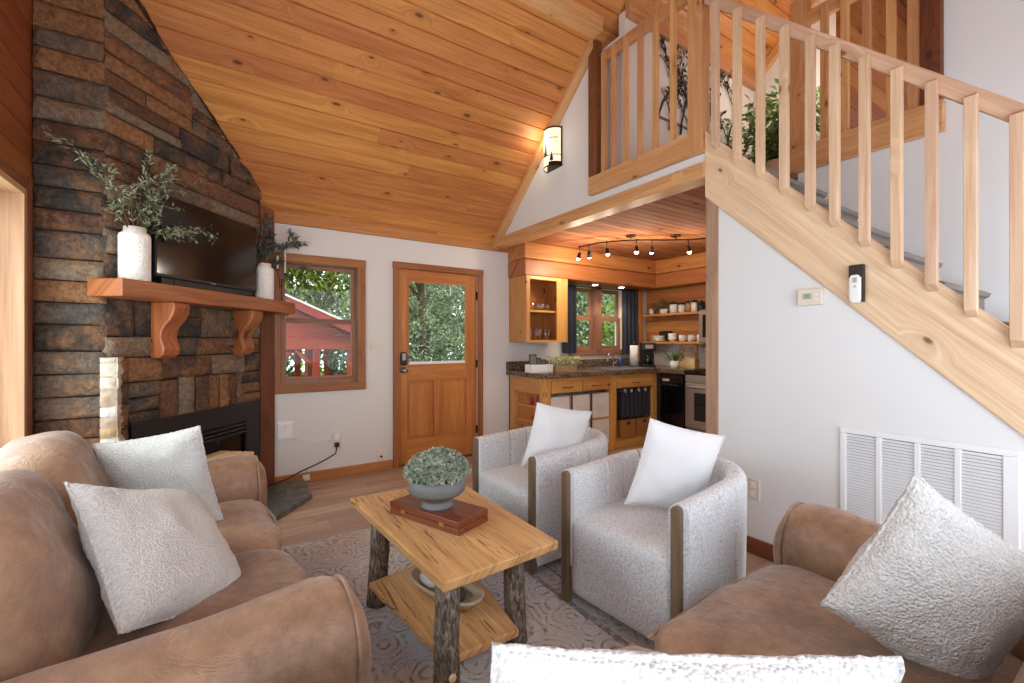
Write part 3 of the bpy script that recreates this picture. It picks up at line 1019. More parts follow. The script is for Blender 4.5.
# ================================================================== SOFAS
def sofa(name, label, L, D, loc, rz, bh=.0):
    t = thing(name, label, 'sofa', loc, rz)
    wa = .27
    lm = M['leather']
    x0, x1 = wa - .02, L - wa + .02
    MB().soft((L / 2, D * .5, .21), ((x1 - x0) / 2 + .02, D * .47, .15), 9, 8).build('base', lm, t)
    half = (x1 - x0) / 2
    for i in range(2):
        cx = x0 + half * (i + .5)
        def sfn(q):
            return V((q.x, q.y, q.z + (.28 * (1 - q.x * q.x) * (1 - q.y * q.y) if q.z > 0 else 0)))
        c = MB().soft((cx, .355, .385), (half / 2 + .002, .35, .085), 6, 14, nz=.012, nsc=5, fn=sfn).build('seat_cushion', lm, t)
        # piping at the front edge
        MB().tube([(cx - half / 2 + .03, .025, .435), (cx, .004, .445), (cx + half / 2 - .03, .025, .435)], .006, 6).build('piping', lm, c)
    # outer back
    MB().soft((L / 2, D - .11, .45 + bh / 2), (L / 2 - .06, .11, .38 + bh / 2), 8, 8).build('back_frame', lm, t)
    for i in range(2):
        cx = x0 + half * (i + .5)
        Mx = T(cx, D - .25, .635 + bh) @ RX(-.27)
        def bfn(q):
            return V((q.x, q.y * (1 + .22 * (1 - q.x ** 2) * (1 - q.z ** 2)) - (.10 * max(0, q.z) ** 2 if q.y < 0 else 0), q.z))
        b = MB().soft((0, 0, 0), (half / 2 + .012, .15, .29), 3.4, 18, M=Mx, nz=.022, nsc=4.5, fn=bfn).build('back_cushion', lm, t)
        pts = [Mx @ V((math.copysign(min(1, abs(a)), a) * (half / 2 - .06), -.02, .30)) for a in (-1, -.5, 0, .5, 1)]
    for sx, inner in ((wa / 2, 1), (L - wa / 2, -1)):
        mb = MB()
        # rolled arm: cross-section swept front to back, rounded over at the front
        n, ns = 30, 16
        def prof(k):
            a = 2 * math.pi * k / n
            cx, cz = math.cos(a), math.sin(a)
            # pad on top, narrow panel below
            x = cx * .142
            z = .49 + cz * .15
            if cz < -.25:
                tt = min(1, (-.25 - cz) / .75)
                x = math.copysign(min(abs(cx) * .15 + .0, .118), cx) if abs(cx) > .05 else cx
                x = math.copysign(.112, cx) * min(1, abs(cx) * 2.2)
                z = .40 - tt * .32
            return x, z
        vs, fs = [], []
        for j in range(ns + 1):
            u = j / ns
            yv = -.02 + (D * .93) * (u ** 1.5)
            e = max(0, 1 - (yv + .02) / .075)
            sc = 1 - .30 * e ** 2.2
            lift = .018 * math.exp(-((yv - .12) / .16) ** 2)
            for k in range(n):
                px, pz = prof(k)
                zz = .40 + (pz - .40) * sc
                w = V((sx + px * sc, yv, zz + (lift if pz > .45 else 0)))
                wr = noise.fractal(w * 6, 1, 2, 3) * .008
                wr += .006 * math.sin(yv * 70 + px * 18) * math.exp(-((yv - .10) / .09) ** 2) * (1 if abs(px) > .09 and pz > .4 else .25)
                w += V((px, 0, pz - .45)).normalized() * wr
                vs.append(w)
        for j in range(ns):
            for k in range(n):
                k2 = (k + 1) % n
                fs.append((j * n + k, (j + 1) * n + k, (j + 1) * n + k2, j * n + k2))
        fs.append(tuple(range(n)))
        fs.append(tuple(ns * n + k for k in range(n))[::-1])
        mb.add(vs, fs, (0, 1, 0), None, True)
        a = mb.build('arm', lm, t)
        pp = []
        for k in range(n + 1):
            px, pz = prof(k % n)
            pp.append(V((sx + px * .965, .022, .40 + (pz - .40) * .965 + (.012 if pz > .45 else 0))))
        MB().tube(pp, .0065, 6, cap=False).build('piping', lm, a)
        for yy in (.08, D - .1):
            MB().lathe([(.02, 0), (.028, .06), (.028, .075)], 10, M=T(sx, yy, 0)).build('foot', M['bronze'], t)
    return t
sofa('leather_sofa', 'brown leather loveseat along the left plank wall', 1.90, 1.02, (.315, 1.13, .008), math.pi / 2 + .065)
sofa('leather_sofa', 'brown leather sofa in the foreground beside the white return vent', 2.12, 1.13, (2.07, .885, .008), math.pi, -.05)

# pillows
def pillow(name, label, c, right, up, size, th, mat, grp, n=100, amp=.0022, asc=105, flange=0.0, ears=.06, sag=0.0):
    c, right, up = V(c), V(right).normalized(), V(up)
    nrm = right.cross(up).normalized()
    up = nrm.cross(right).normalized()
    mm = Matrix((right, up, nrm)).transposed()
    t = thing(name, label, 'pillow', c, 0, grp)
    mb = MB()
    sx, sy = (size if hasattr(size, '__len__') else (size, size))
    seed = V((R() * 9, R() * 9, R() * 9))
    for sg in (1, -1):
        def fn(u, w):
            a, b = 2 * u - 1, 2 * w - 1
            a = math.copysign(abs(a) ** .85, a); b = math.copysign(abs(b) ** .85, b)
            x = a * (1 - ears * (1 - b * b)) * sx / 2
            y = b * (1 - ears * (1 - a * a)) * sy / 2
            fa, fb = (1 - abs(a) ** 2.4), (1 - abs(b) ** 2.4)
            hgt = th / 2 * max(0, fa * fb) ** .52
            p = V((x, y, sg * hgt))
            wr = noise.fractal(p * 5 + seed, 1, 2, 3) * .016 * min(1, hgt / .03)
            p.z += wr
            y2 = p.y - sag * (1 - (p.x / (sx / 2)) ** 2) * .5
            p.y = y2
            if amp and hgt > .002:
                cell = noise.voronoi(V((p.x, p.y, p.z * .6)) * asc + seed)[0][0]
                p.z += sg * amp * (1.0 - 1.3 * cell)
                p += V((noise.noise(p * 60), noise.noise(p * 60 + V((7, 3, 1))), 0)) * .003
            return mm @ p
        mb.grid(fn, n, n, flip=(sg < 0))
    mb.build('cover', mat, t)
    ed = MB()
    pts = []
    for k in range(161):
        f = (k % 160) / 40
        sd, q = int(f), 2 * (f - int(f)) - 1
        a, b = ((q, -1), (1, q), (-q, 1), (-1, -q))[sd]
        x = a * (1 - ears * (1 - b * b)) * sx / 2; y = b * (1 - ears * (1 - a * a)) * sy / 2
        y -= sag * (1 - (x / (sx / 2)) ** 2) * .5
        pts.append(mm @ V((x, y, 0)))
    if flange:
        for k in range(160):
            p, q = pts[k], pts[k + 1]
            po, qo = p * (1 + flange), q * (1 + flange)
            o2 = nrm * .003
            ed.add([p + o2, q + o2, qo + o2, po + o2, p - o2, q - o2, qo - o2, po - o2], [(0, 1, 2, 3), (7, 6, 5, 4), (3, 2, 6, 7), (1, 0, 4, 5)], (1, 0, 0), .5, True)
        ed.build('flange', mat, t)
    else:
        ed.tube(pts, .0045, 6, cap=False, rough=.45)
        ed.build('seam', mat, t)
    return t
pillow('boucle_pillow', 'white nubby pillow propped against the far sofa arm by the fireplace', (-.215, 2.50, .672), (.855, -.494, .159), (-.199, -.029, .98), .45, .17, M['boucle'], 'boucle pillows')
pillow('boucle_pillow', 'white nubby pillow slumped on the near seat of the left sofa', (-.14, 1.817, .628), (.612, .687, -.391), (-.338, .675, .656), .49, .19, M['boucle'], 'boucle pillows')
pillow('boucle_pillow', 'white nubby pillow leaning in the foreground sofa corner under the vent', (1.53, .350, .67), (.639, -.501, -.584), (.487, -.324, .811), .41, .18, M['boucle'], 'boucle pillows', n=130)
pillow('boucle_pillow', 'white nubby pillow at the bottom edge in the nearest foreground', (.489, .345, .668), (.846, -.525, -.05), (.02, -.06, 1), (.505, .50), .14, M['boucle'], 'boucle pillows', n=130, ears=.03)

# ================================================================== ARMCHAIRS
def armchair(label, loc, rz):
    t = thing('barrel_armchair', label, 'armchair', loc, rz, 'barrel armchairs')
    W, Dp, th = .345, .76, .085
    # U path of the shell centre line, front-left -> back -> front-right (front is -x)
    path = []
    xs = .36
    nS, nA = 14, 64
    for i in range(nS): path.append((.012 + (xs - .012) * i / nS, W - th / 2))
    for i in range(nA + 1):
        a = math.pi / 2 - math.pi * i / nA
        ex = 2 / 2.5
        ca, sa = math.cos(a), math.sin(a)
        path.append((xs + (Dp - th / 2 - xs) * abs(ca) ** ex, (W - th / 2) * math.copysign(abs(sa) ** ex, sa)))
    for i in range(nS - 1, -1, -1): path.append((.012 + (xs - .012) * i / nS, -(W - th / 2)))
    # arclength
    s = [0]
    for a, b in zip(path[:-1], path[1:]): s.append(s[-1] + math.hypot(b[0] - a[0], b[1] - a[1]))
    Lt = s[-1]
    def pos(q):
        q = max(0, min(Lt, q))
        for i in range(len(s) - 1):
            if q <= s[i + 1] + 1e-9:
                f = (q - s[i]) / max(1e-9, s[i + 1] - s[i])
                p = V((path[i][0] * (1 - f) + path[i + 1][0] * f, path[i][1] * (1 - f) + path[i + 1][1] * f))
                d = V((path[i + 1][0] - path[i][0], path[i + 1][1] - path[i][1])).normalized()
                return p, d
    seams = [Lt * (.14 + .72 * k / 9) for k in range(10)]
    N = 440
    prof = []
    for k in range(9): prof.append((-1, .24 + (.60 - .24) * k / 8))
    for k in range(1, 8):
        a = math.pi - math.pi * k / 8
        prof.append((math.cos(a), .60 + .05 * math.sin(a)))
    for k in range(9): prof.append((1, .60 - (.60 - .045) * k / 8))
    vs, fs = [], []
    for i in range(N + 1):
        q = Lt * i / N
        p, d = pos(q)
        nn = V((-d.y, d.x))      # outward? left of travel
        up = .035 * math.sin(math.pi * i / N) ** 1.5
        gr = max(math.exp(-((q - sm) / .0055) ** 2) for sm in seams)
        pf = 0
        for (o, z) in prof:
            off = o * th / 2
            zz = z + up * max(0, (z - .24) / .4)
            off -= math.copysign(.012 * gr, o) if abs(o) > .3 else 0
            off += math.copysign(.004, o) * (1 - gr)
            tap = 1 - .03 * (1 - min(1, z / .6))
            vs.append((p.x + nn.x * off, (p.y + nn.y * off) * tap, zz))
    m = len(prof)
    for i in range(N):
        for k in range(m - 1):
            fs.append((i * m + k, (i + 1) * m + k, (i + 1) * m + k + 1, i * m + k + 1))
    fs.append(tuple(range(m)))
    fs.append(tuple(N * m + k for k in range(m))[::-1])
    mb = MB()
    mb.add(vs, fs, (0, 0, 1), .5, True)
    for i in range(N):
        q = Lt * (i + .5) / N
        if min(abs(q - sm) for sm in seams) < Lt / N * .55:
            for k in range(m - 1):
                mb.mi[i * (m - 1) + k] = 1  # darker faces put the shade of the seam grooves into the colour
    mb.build('barrel_back', [M['tweed'], M['groove_shade']], t)
    iw = W - th
    def cfn(q):
        return V((q.x, q.y, q.z + (.10 * (1 - q.x ** 2) * (1 - q.y ** 2) if q.z > 0 else 0)))
    MB().soft((.333, 0, .238), (.335, iw + .028, .195), 15, 20, fn=cfn).build('seat', M['tweed'], t)
    for sg in (1, -1):
        y = sg * (W - th / 2)
        pf = [(y - .021, .0), (y + .021, .0), (y + .021, .625)] + [(y + .021 * math.cos(a), .625 + .021 * math.sin(a)) for a in [math.pi * k / 8 for k in range(1, 8)]] + [(y - .021, .625)]
        MB().prism([(-.012, a, b) for a, b in pf], (.035, 0, 0), g=(0, 0, 1)).build('wood_trim', M['greywood'], t, bevel=.004)
    MB().lathe([(0, 0), (.25, 0), (.25, .05), (0, .05)], 28, M=T(.36, 0, 0)).build('plinth', M['black'], t)
    return t
ch1 = armchair('grey barrel armchair nearest the stair wall, with pale wood arm strips', (1.468, 1.40, .012), math.radians(5.0))
ch2 = dup(ch1, (1.447, 2.315, .012), math.radians(2.5), 'grey barrel armchair nearest the entry door, behind the coffee table')
pillow('linen_pillow', 'smooth white square pillow on the armchair nearest the stair wall', (1.863, 1.375, .677), (.918, -.311, -.246), (.19, -.19, .961), .42, .14, M['linen'], 'linen chair pillows', n=40, amp=0, flange=.03)
pillow('linen_pillow', 'smooth white square pillow on the armchair nearest the door', (1.76, 2.16, .695), (.95, -.12, -.2), (.22, -.18, .95), .40, .14, M['linen'], 'linen chair pillows', n=40, amp=0, flange=.03)

# ================================================================== RUG + COFFEE TABLE
mb = MB().soft((0, 0, .005), (1.12, 1.42, .005), 40, 10)
rg = mb.build('area_rug', M['rug'])
rg.location = (.58, 1.71, 0)
tag(rg, 'distressed grey blue and beige area rug under the coffee table', 'rug')

ct = thing('coffee_table', 'rustic wooden coffee table with bark covered log legs', 'coffee table', (.86, 1.87, .01), 0)
mb = MB()
def slab(mb, corners, z0, z1, nseg=14, live=.005):
    # corners: far-left, far-right, near-right, near-left  (relative)
    fl, fr, nr, nl = [V(c) for c in corners]
    pts = []
    for i in range(nseg + 1): 
        p = fl.lerp(nl, i / nseg); pts.append((p.x + live * noise.noise(V((i * .55, 3.1, 0))), p.y))
    for i in range(nseg + 1):
        p = nr.lerp(fr, i / nseg); pts.append((p.x + live * noise.noise(V((i * .55, 9.7, 0))), p.y))
    mb.prism([(a, b, z0) for a, b in pts], (0, 0, z1 - z0), g=(0, 1, 0))
slab(mb, ((-.295, .50), (.295, .485), (.285, -.475), (-.235, -.51)), .452, .488)
mb.build('tabletop', M['table'], ct, bevel=.006)
mb = MB()
slab(mb, ((-.27, .235), (.22, .33), (.125, -.43), (-.185, -.43)), .135, .165, live=.016)
mb.build('lower_shelf', M['table'], ct, bevel=.006)
for (x, y, x2, y2) in ((-.205, .33, -.19, .32), (.20, .36, .19, .35), (.215, -.27, .20, -.27), (-.19, -.425, -.18, -.425)):
    pts = [(x + (x2 - x) * k / 7 + U(-.003, .003), y + (y2 - y) * k / 7 + U(-.003, .003), .453 * k / 7) for k in range(8)]
    MB().tube(pts, [.05, .048, .046, .045, .046, .044, .043, .044], 18, rough=.05).build('leg', M['bark'], ct)
MB().lathe([(0, 0), (.014, 0), (.014, .006), (.006, .008), (0, .004)], 12, M=T(-.185, -.472, .13) @ RX(math.pi / 2)).build('peg', M['paleslab'], ct)

bxm = math.atan2(-.400, .155)
cb = thing('wooden_case', 'flat closed mahogany case under the bowl on the coffee table', 'case', (.838, 1.885, .498), bxm)
MB().box(-.215, .215, -.098, .098, 0, .028, g=(1, 0, 0)).build('case_bottom', M['redbox'], cb, bevel=.004)
MB().box(-.215, .215, -.098, .098, .0295, .058, g=(1, 0, 0)).build('case_lid', M['redbox'], cb, bevel=.004)
for x in (-.12, .12):
    MB().box(x - .014, x + .014, -.102, -.097, .022, .037).build('latch', M['gold'], cb)
pb = thing('footed_bowl', 'blue grey footed ceramic bowl on the mahogany case', 'bowl', (.83, 1.875, .556), 0)
MB().lathe([(.0, 0), (.072, 0), (.072, .012), (.058, .026), (.064, .034), (.116, .064), (.127, .076), (.128, .132), (.122, .134), (.118, .13), (.115, .08), (0, .07)], 40).build('bowl_body', M['bowl'], pb)
sc = thing('succulent_plant', 'sage green succulent mound filling the blue grey bowl', 'plant', (.83, 1.875, .64), 0)
MB().lathe([(0, .0), (.108, .0), (.108, .035), (0, .05)], 20).build('soil', M['soil'], sc)
lf = MB()
for i in range(330):
    a = i * 2.39996
    rr = math.sqrt((i + .5) / 330)
    th = rr * 1.50
    d0 = V((math.sin(th) * math.cos(a), math.sin(th) * math.sin(a), math.cos(th) * .92))
    c = V((d0.x * .134, d0.y * .134, .055 + d0.z * .105)) * U(.92, 1.06)
    ax = d0
    t1 = ax.cross(V((.3, .2, 1))).normalized()
    t2 = ax.cross(t1)
    b0 = U(0, .5)
    for q in range(7):
        an = q * 2 * math.pi / 7 + i
        dr = t1 * math.cos(an) + t2 * math.sin(an)
        sp = .85 if q % 2 else .4
        lf.leaf(c, (ax * (1 - sp * .5) + dr * sp), ax, U(.018, .026), .014, .2, min(1, b0 + U(0, .5)))
lf.build('foliage', M['succ'], sc)

db = thing('dough_bowl', 'long carved wooden dough bowl on the lower table shelf', 'bowl', (.835, 1.80, .176), math.atan2(-.43, .12))
def dfn(sc_, zb, zt):
    return [( .245 * sc_, .085 * sc_)]
mb = MB()
def ell(a, b, z, n=40, k=2.6):
    out = []
    for i in range(n):
        t = 2 * math.pi * i / n
        ca, sa = math.cos(t), math.sin(t)
        out.append((a * math.copysign(abs(ca) ** (2 / k), ca), b * math.copysign(abs(sa) ** (2 / k), sa), z))
    return out
rings = [ell(.15, .045, 0), ell(.20, .065, .015), ell(.245, .09, .05), ell(.25, .094, .062), ell(.235, .08, .062), ell(.20, .06, .03), ell(.15, .045, .015)]
vs = [p for r in rings for p in r]
fs = [(i * 40 + k, i * 40 + (k + 1) % 40, (i + 1) * 40 + (k + 1) % 40, (i + 1) * 40 + k) for i in range(6) for k in range(40)]
fs += [tuple(range(40))[::-1], tuple(240 + k for k in range(40))]
mb.add([(a * .84, b, c) for a, b, c in vs], fs, (1, 0, 0), .5, True)
mb.build('bowl_body', M['dough'], db)
for (dx, dy, h, lab, mt_) in ((-.10, .0, (.065, .034, .028), 'white rounded object lying in the left end of the dough bowl', 'river'), (.06, .0, (.06, .036, .03), 'dark brown lump lying in the right half of the dough bowl', 'trunk')):
    p = T(.835, 1.80, 0) @ RZ(math.atan2(-.43, .12)) @ V((dx, dy, .176 + .042))
    o = MB().soft((0, 0, 0), h, 2.3, 8, nz=.004, nsc=20).build('decor_stone', M[mt_])
    o.location = p
    o.rotation_euler = (0, 0, math.atan2(-.43, .12))
    tag(o, lab, 'decor')

# ================================================================== STAIRS AND RAILINGS
def ztop(y): return 2.63 - .9775 * (1.712 - y)
def zbot(y): return 2.193 - .957 * (1.705 - y)
sta = thing('staircase', 'open pine staircase with carpeted treads along the right wall', 'staircase', (2.75, -.6, 0))
mb = MB()
yb0 = 1.705 - 2.193 / .957
mb.prism([(2.735, 1.79, zbot(1.79)), (2.735, 1.79, 2.72), (2.735, 1.74, 2.66), (2.735, -.95, max(0, ztop(-.95))), (2.735, -.95, 0), (2.735, yb0, 0)], (.042, 0, 0), g=(0, 1, .97))
mb.build('stringer', M['stair'], sta, world=True, bevel=.004)
mb = MB()
for k in range(1, 13):
    zn = 2.57 - .1977 * k
    yn = 1.712 - (2.65 - zn) / .9775
    q = [(2.78, yn + .25, zn - .04), (2.78, yn + .02, zn - .04), (2.78, yn, zn - .03), (2.78, yn - .008, zn - .01), (2.78, yn + .01, zn), (2.78, yn + .25, zn)]
    q = [(a, min(b, 1.612), c_) for a, b, c_ in q]
    tb = MB().prism(q, (.868, 0, 0), g=(1, 0, 0))
    tb.prism([(2.78, yn + .02, zn - .04), (2.78, yn + .04, zn - .04), (2.78, yn + .04, zn - .2), (2.78, yn + .02, zn - .2)], (.868, 0, 0))
    tb.build('carpeted_tread', M['carpet'], sta, world=True)

sr = thing('stair_railing', 'sloping pine railing with square balusters along the stairs', 'railing', (2.72, 1.75, 2.6))
def hrb(y): return 3.572 - .984 * (1.791 - y)
mb = MB()
mb.prism([(2.737, 1.80, hrb(1.80)), (2.737, 1.80, hrb(1.80) + .092), (2.737, -.2, hrb(-.2) + .10), (2.737, -.2, hrb(-.2))], (.04, 0, 0), g=(0, 1, .98))
mb.build('handrail', M['stair'], sr, world=True, bevel=.005)
for i, y in enumerate((1.722, 1.575, 1.432, 1.297, 1.162, 1.046, .916, .788, .663, .536, .402, .272, .142)):
    zb = 1.3 + (2.613 - .9815 * (1.755 - y / .98) - 1.3) * .98
    zt = zb + .93
    w = .040
    # top bevelled back towards the rail, bottom cut at a slant
    pr = [(2.695, zb + .012), (2.737, zb - .022), (2.737, zt + .022), (2.695, zt)]
    MB().prism([(a, y - w, b) for a, b in pr], (0, w, 0), g=(0, 0, 1)).build('baluster', M['stair'], sr, world=True, bevel=.002)

lr = thing('loft_railing', 'level pine railing along the loft edge above the kitchen', 'railing', (2.72, 2.3, 2.576))
MB().box(2.705, 2.75, 1.79, 2.89, 2.576, 2.732).build('bottom_board', M['rail'], lr, world=True, bevel=.004)
MB().box(2.705, 2.78, 2.80, 2.89, 2.735, 3.9).build('tall_post', M['darktrim'], lr, world=True, bevel=.003)
MB().box(2.765, 2.80, 1.80, 2.80, 3.70, 3.80).build('top_rail', M['rail'], lr, world=True, bevel=.005)
MB().box(2.70, 2.80, 1.795, 1.90, 2.60, 4.1).build('newel_post', M['rail'], lr, world=True, bevel=.004)
for y in (2.765, 2.655, 2.52, 2.37, 2.225, 2.07):
    MB().prism([(2.735, y - .038, 2.70), (2.735, y, 2.70), (2.735, y, 3.77), (2.735, y - .038, 3.77)], (.035, 0, 0), g=(0, 0, 1)).build('baluster', M['rail'], lr, world=True, bevel=.002)

hr = thing('hall_railing', 'second pine railing on the far side of the stairwell', 'railing', (3.65, 1.2, 2.57))
MB().box(3.58, 3.645, .80, 1.70, 2.56, 2.74).build('bottom_board', M['rail'], hr, world=True, bevel=.004)
MB().box(3.66, 3.70, .95, 1.60, 3.66, 3.76).build('top_rail', M['rail'], hr, world=True, bevel=.004)
MB().box(3.62, 3.72, 1.557, 1.665, 2.58, 3.86).build('newel_post', M['rail'], hr, world=True, bevel=.004)
MB().box(3.61, 3.69, .91, .972, 2.72, 3.84).build('end_post', M['rail'], hr, world=True, bevel=.003)
for y in (1.46, 1.335, 1.21, 1.08):
    MB().box(3.62, 3.658, y - .045, y, 2.70, 3.73).build('baluster', M['rail'], hr, world=True, bevel=.002)

# loft contents
pl = thing('ficus_plant', 'leafy green potted plant on the loft behind the stair balusters', 'plant', (4.18, 2.02, 2.575))
MB().lathe([(0, 0), (.14, 0), (.18, .3), (.16, .3), (.15, .26), (0, .26)], 24).build('pot', M['ceramic'], pl)
mb = MB()
lf = MB()
for i in range(9):
    a = i * .7
    pts = [V((0, 0, .26))]
    dv = V((math.cos(a) * .34, math.sin(a) * .34, 1)).normalized()
    for k in range(6):
        dv = (dv + V((U(-.2, .2), U(-.2, .2), U(-.1, .1)))).normalized()
        pts.append(pts[-1] + dv * .10)
        for q in range(26):
            d = V((U(-1, 1), U(-1, 1), U(-.8, .6))).normalized()
            lf.leaf(pts[-1] + d * U(.0, .18), d, (0, 0, 1), U(.06, .11), U(.035, .055))
    mb.tube(pts, [.012 - .0015 * k for k in range(7)], 6)
mb.build('stem', M['stem'], pl)
lf.build('foliage', M['ficus'], pl)

ar = thing('branch_wall_art', 'dark metal tree branch wall art on the loft knee wall', 'wall art', (3.8, 2.57, 3.5))
mb = MB()
for x0 in (3.22, 3.38, 3.54, 3.70, 3.88, 4.1, 4.3):
    def br(p, d, L, r, dep):
        pts = [p]
        for k in range(5):
            d = (d + V((U(-.3, .3), 0, U(-.12, .25)))).normalized()
            pts.append(pts[-1] + d * L / 5)
            if dep < 2 and R() < .75:
                br(pts[-1], (d + V((U(-1.2, 1.2), 0, .2))).normalized(), L * .45, r * .6, dep + 1)
        mb.tube(pts, [r * (1 - .6 * k / 5) for k in range(6)], 5)
        if dep == 2:
            for k in range(3):
                mb.leaf(pts[-1 - k], V((U(-1, 1), -.1, U(-.4, 1))), (0, -1, 0), .06, .03)
    br(V((x0, 2.562, 3.20)), V((0, 0, 1)), .60, .011, 0)
mb.build('metal_branches', M['bronze'], ar, world=True)
MB().box(3.18, 4.4, 2.565, 2.577, 3.28, 3.295).build('metal_bar', M['bronze'], ar, world=True)

# sconce: half round mica shade with pine tree cut-outs
sx, sy, sz = 2.75, 3.41, 2.98
sco = thing('wall_sconce', 'lit half round lodge sconce with pine tree silhouette', 'sconce', (sx, sy, sz))
MB().box(-.012, -.001, -.14, .14, 0, .43).build('back_plate', M['bronze'], sco, bevel=.003)
def arc(r, z0, z1, n=20, a0=-1, a1=1):
    mb = MB()
    def fn(u, w):
        a = (a0 + (a1 - a0) * u) * math.pi / 2
        return V((-.012 - r * .105 / .125 * math.cos(a), r * math.sin(a), z0 + (z1 - z0) * w))
    mb.grid(fn, n, 2)
    return mb
arc(.125, .012, .418).build('mica_shade', M['mica'], sco)
for z0, z1 in ((0, .016), (.412, .43), (.118, .126)):
    arc(.130, z0, z1).build('metal_band', M['bronze'], sco)
mb = MB()
def onarc(aa, z, r=.136): return (-.012 - r * .105 / .125 * math.cos(aa), r * math.sin(aa), z)
for aa, zb, h, w in ((.05, .10, .20, .20), (-.62, .05, .10, .16), (.68, .04, .12, .16)):
    mb.add([onarc(aa - .03, zb), onarc(aa + .03, zb), onarc(aa + .03, zb + h), onarc(aa - .03, zb + h)], [(0, 1, 2, 3)], (0, 0, 1))
    for k in range(6):
        zz = zb + h * (.10 + .14 * k)
        ww = 1.5 * w * (1 - k / 6.5)
        mb.add([onarc(aa - ww / 1.0, zz), onarc(aa + ww / 1.0, zz), onarc(aa, zz + h * .26)], [(0, 1, 2)], (0, 0, 1))
mb.build('tree_silhouette', M['bronze'], sco)
arc(.131, .012, .05, 6, -1, -.2).build('ground_silhouette', M['bronze'], sco)
arc(.131, .30, .312, 12, -.8, .8).build('cloud_line', M['grey'], sco)
sco.scale = (.9, .84, .88)

# ================================================================== WALL FITTINGS
def plate_back(name, label, cat, x0, x1, z0, z1, mat, grp=None):
    t = thing(name, label, cat, ((x0 + x1) / 2, 4.5, (z0 + z1) / 2), 0, grp)
    w, h = (x1 - x0) / 2, (z1 - z0) / 2
    MB().box(-w, w, -.008, 0, -h, h).build('cover_plate', mat, t, bevel=.003)
    return t, w, h
t, w, h = plate_back('light_switch', 'ivory double light switch plate between window and door', 'switch', 1.27, 1.395, 1.215, 1.335, M['ivory'])
for x in (-.025, .025):
    MB().box(x - .008, x + .008, -.018, -.006, -.014, .014).build('toggle', M['plastic'], t, bevel=.002)
t, w, h = plate_back('wall_outlet', 'ivory outlet with black cord plugged in, under the window', 'outlet', .905, .99, .275, .425, M['ivory'])
MB().box(-.022, .022, -.012, -.006, .005, .045).build('socket', M['plastic'], t, bevel=.002)
MB().box(-.025, .025, -.05, -.006, .03, .075).build('plug_adapter', M['plastic'], t, bevel=.004)
MB().box(-.02, .02, -.045, -.006, -.055, -.015).build('plug', M['cord'], t, bevel=.004)
t, w, h = plate_back('wall_outlet', 'small ivory jack plate low beside the door casing', 'outlet', 1.345, 1.41, .10, .175, M['ivory'])
MB().lathe([(0, 0), (.012, 0), (.012, .01), (0, .01)], 12, M=T(0, -.008, 0) @ RX(math.pi / 2)).build('jack', M['cord'], t)
t, w, h = plate_back('junction_box', 'square white cover box on the wall under the window', 'box', .428, .578, .412, .575, M['plastic'])
MB().box(-.06, .06, -.03, -.006, -.066, .066).build('raised_cover', M['plastic'], t, bevel=.006)
MB().box(-.006, .006, -.034, -.03, .03, .036).build('screw', M['grey'], t)
o = MB().tube([(.945, 4.455, .305), (.93, 4.44, .24), (.86, 4.45, .20), (.74, 4.455, .15), (.62, 4.46, .11), (.52, 4.44, .07), (.42, 4.40, .055), (.36, 4.38, .05)], .006, 8).build('power_cord', M['cord'])
tag(o, 'black power cord drooping from outlet to the hearth', 'cord')
o = MB().tube([(.56, 4.49, .43), (.62, 4.488, .40), (.72, 4.487, .37), (.80, 4.488, .36), (.90, 4.488, .37)], .003, 6).tube([(.70, 4.487, .372), (.74, 4.484, .36), (.79, 4.485, .366)], .006, 6).build('telephone_cord', M['plastic'])
tag(o, 'thin white cord running from the square box to the outlet', 'cord')
t = thing('hanging_tag', 'small tan tag hanging before the orange baseboard', 'tag', (.68, 4.47, .02))
MB().box(-.03, .03, -.004, .004, .0, .055).build('card', M['ivory'], t, bevel=.004)
MB().tube([(0, 0, .055), (0, -.01, .12)], .002, 5).build('string', M['cord'], t)

# thermostat on the stair wall (faces -x)
def plate_right(name, label, cat, y0, y1, z0, z1, mat, d=.01, x=2.75, grp=None):
    t = thing(name, label, cat, (x, (y0 + y1) / 2, (z0 + z1) / 2), -math.pi / 2, grp)   # local x -> -Y, local -y -> -X (room)
    w, h = abs(y1 - y0) / 2, abs(z1 - z0) / 2
    return t, w, h
t, w, h = plate_right('thermostat', 'small cream thermostat with a display under the stair stringer', 'thermostat', 1.09, 1.212, 1.50, 1.592, M['plastic'])
MB().box(-w, w, -.028, 0, -h, h).build('housing', M['ivory'], t, bevel=.005)
lc = MB().box(-.032, .012, -.030, -.027, -.012, .02).build('display', M['lcd'], t)
mb = MB()
def seg7(mb, ch, x, z, hgt, d, y):
    on = {'7': 'abc', '2': 'abged', '0': 'abcdef', '8': 'abcdefg'}[ch]
    w2, t2 = hgt * .5, hgt * .09
    S = {'a': (0, w2, hgt - t2, hgt), 'g': (0, w2, hgt / 2 - t2 / 2, hgt / 2 + t2 / 2), 'd': (0, w2, 0, t2), 'f': (0, t2, hgt / 2, hgt), 'b': (w2 - t2, w2, hgt / 2, hgt), 'e': (0, t2, 0, hgt / 2), 'c': (w2 - t2, w2, 0, hgt / 2)}
    for c in on:
        a, b, p, q = S[c]
        mb.box(x + a, x + b, y - d, y, z + p, z + q)
seg7(mb, '7', -.022, -.004, .016, .001, -.030)
seg7(mb, '0', -.010, -.004, .016, .001, -.030)
mb.build('digits', M['ink'], lc)
for z in (-.02, .005):
    MB().box(.028, .044, -.031, -.027, z, z + .012).build('button', M['plastic'], t, bevel=.002)
t = thing('remote_control', 'slim white remote in a dark holder on the stair stringer', 'remote', (2.735, .93, 1.50), -math.pi / 2)
MB().box(-.030, .030, -.032, 0, .125, .19).box(.024, .032, -.032, 0, .0, .19).build('holder', M['bronze'], t, bevel=.003)
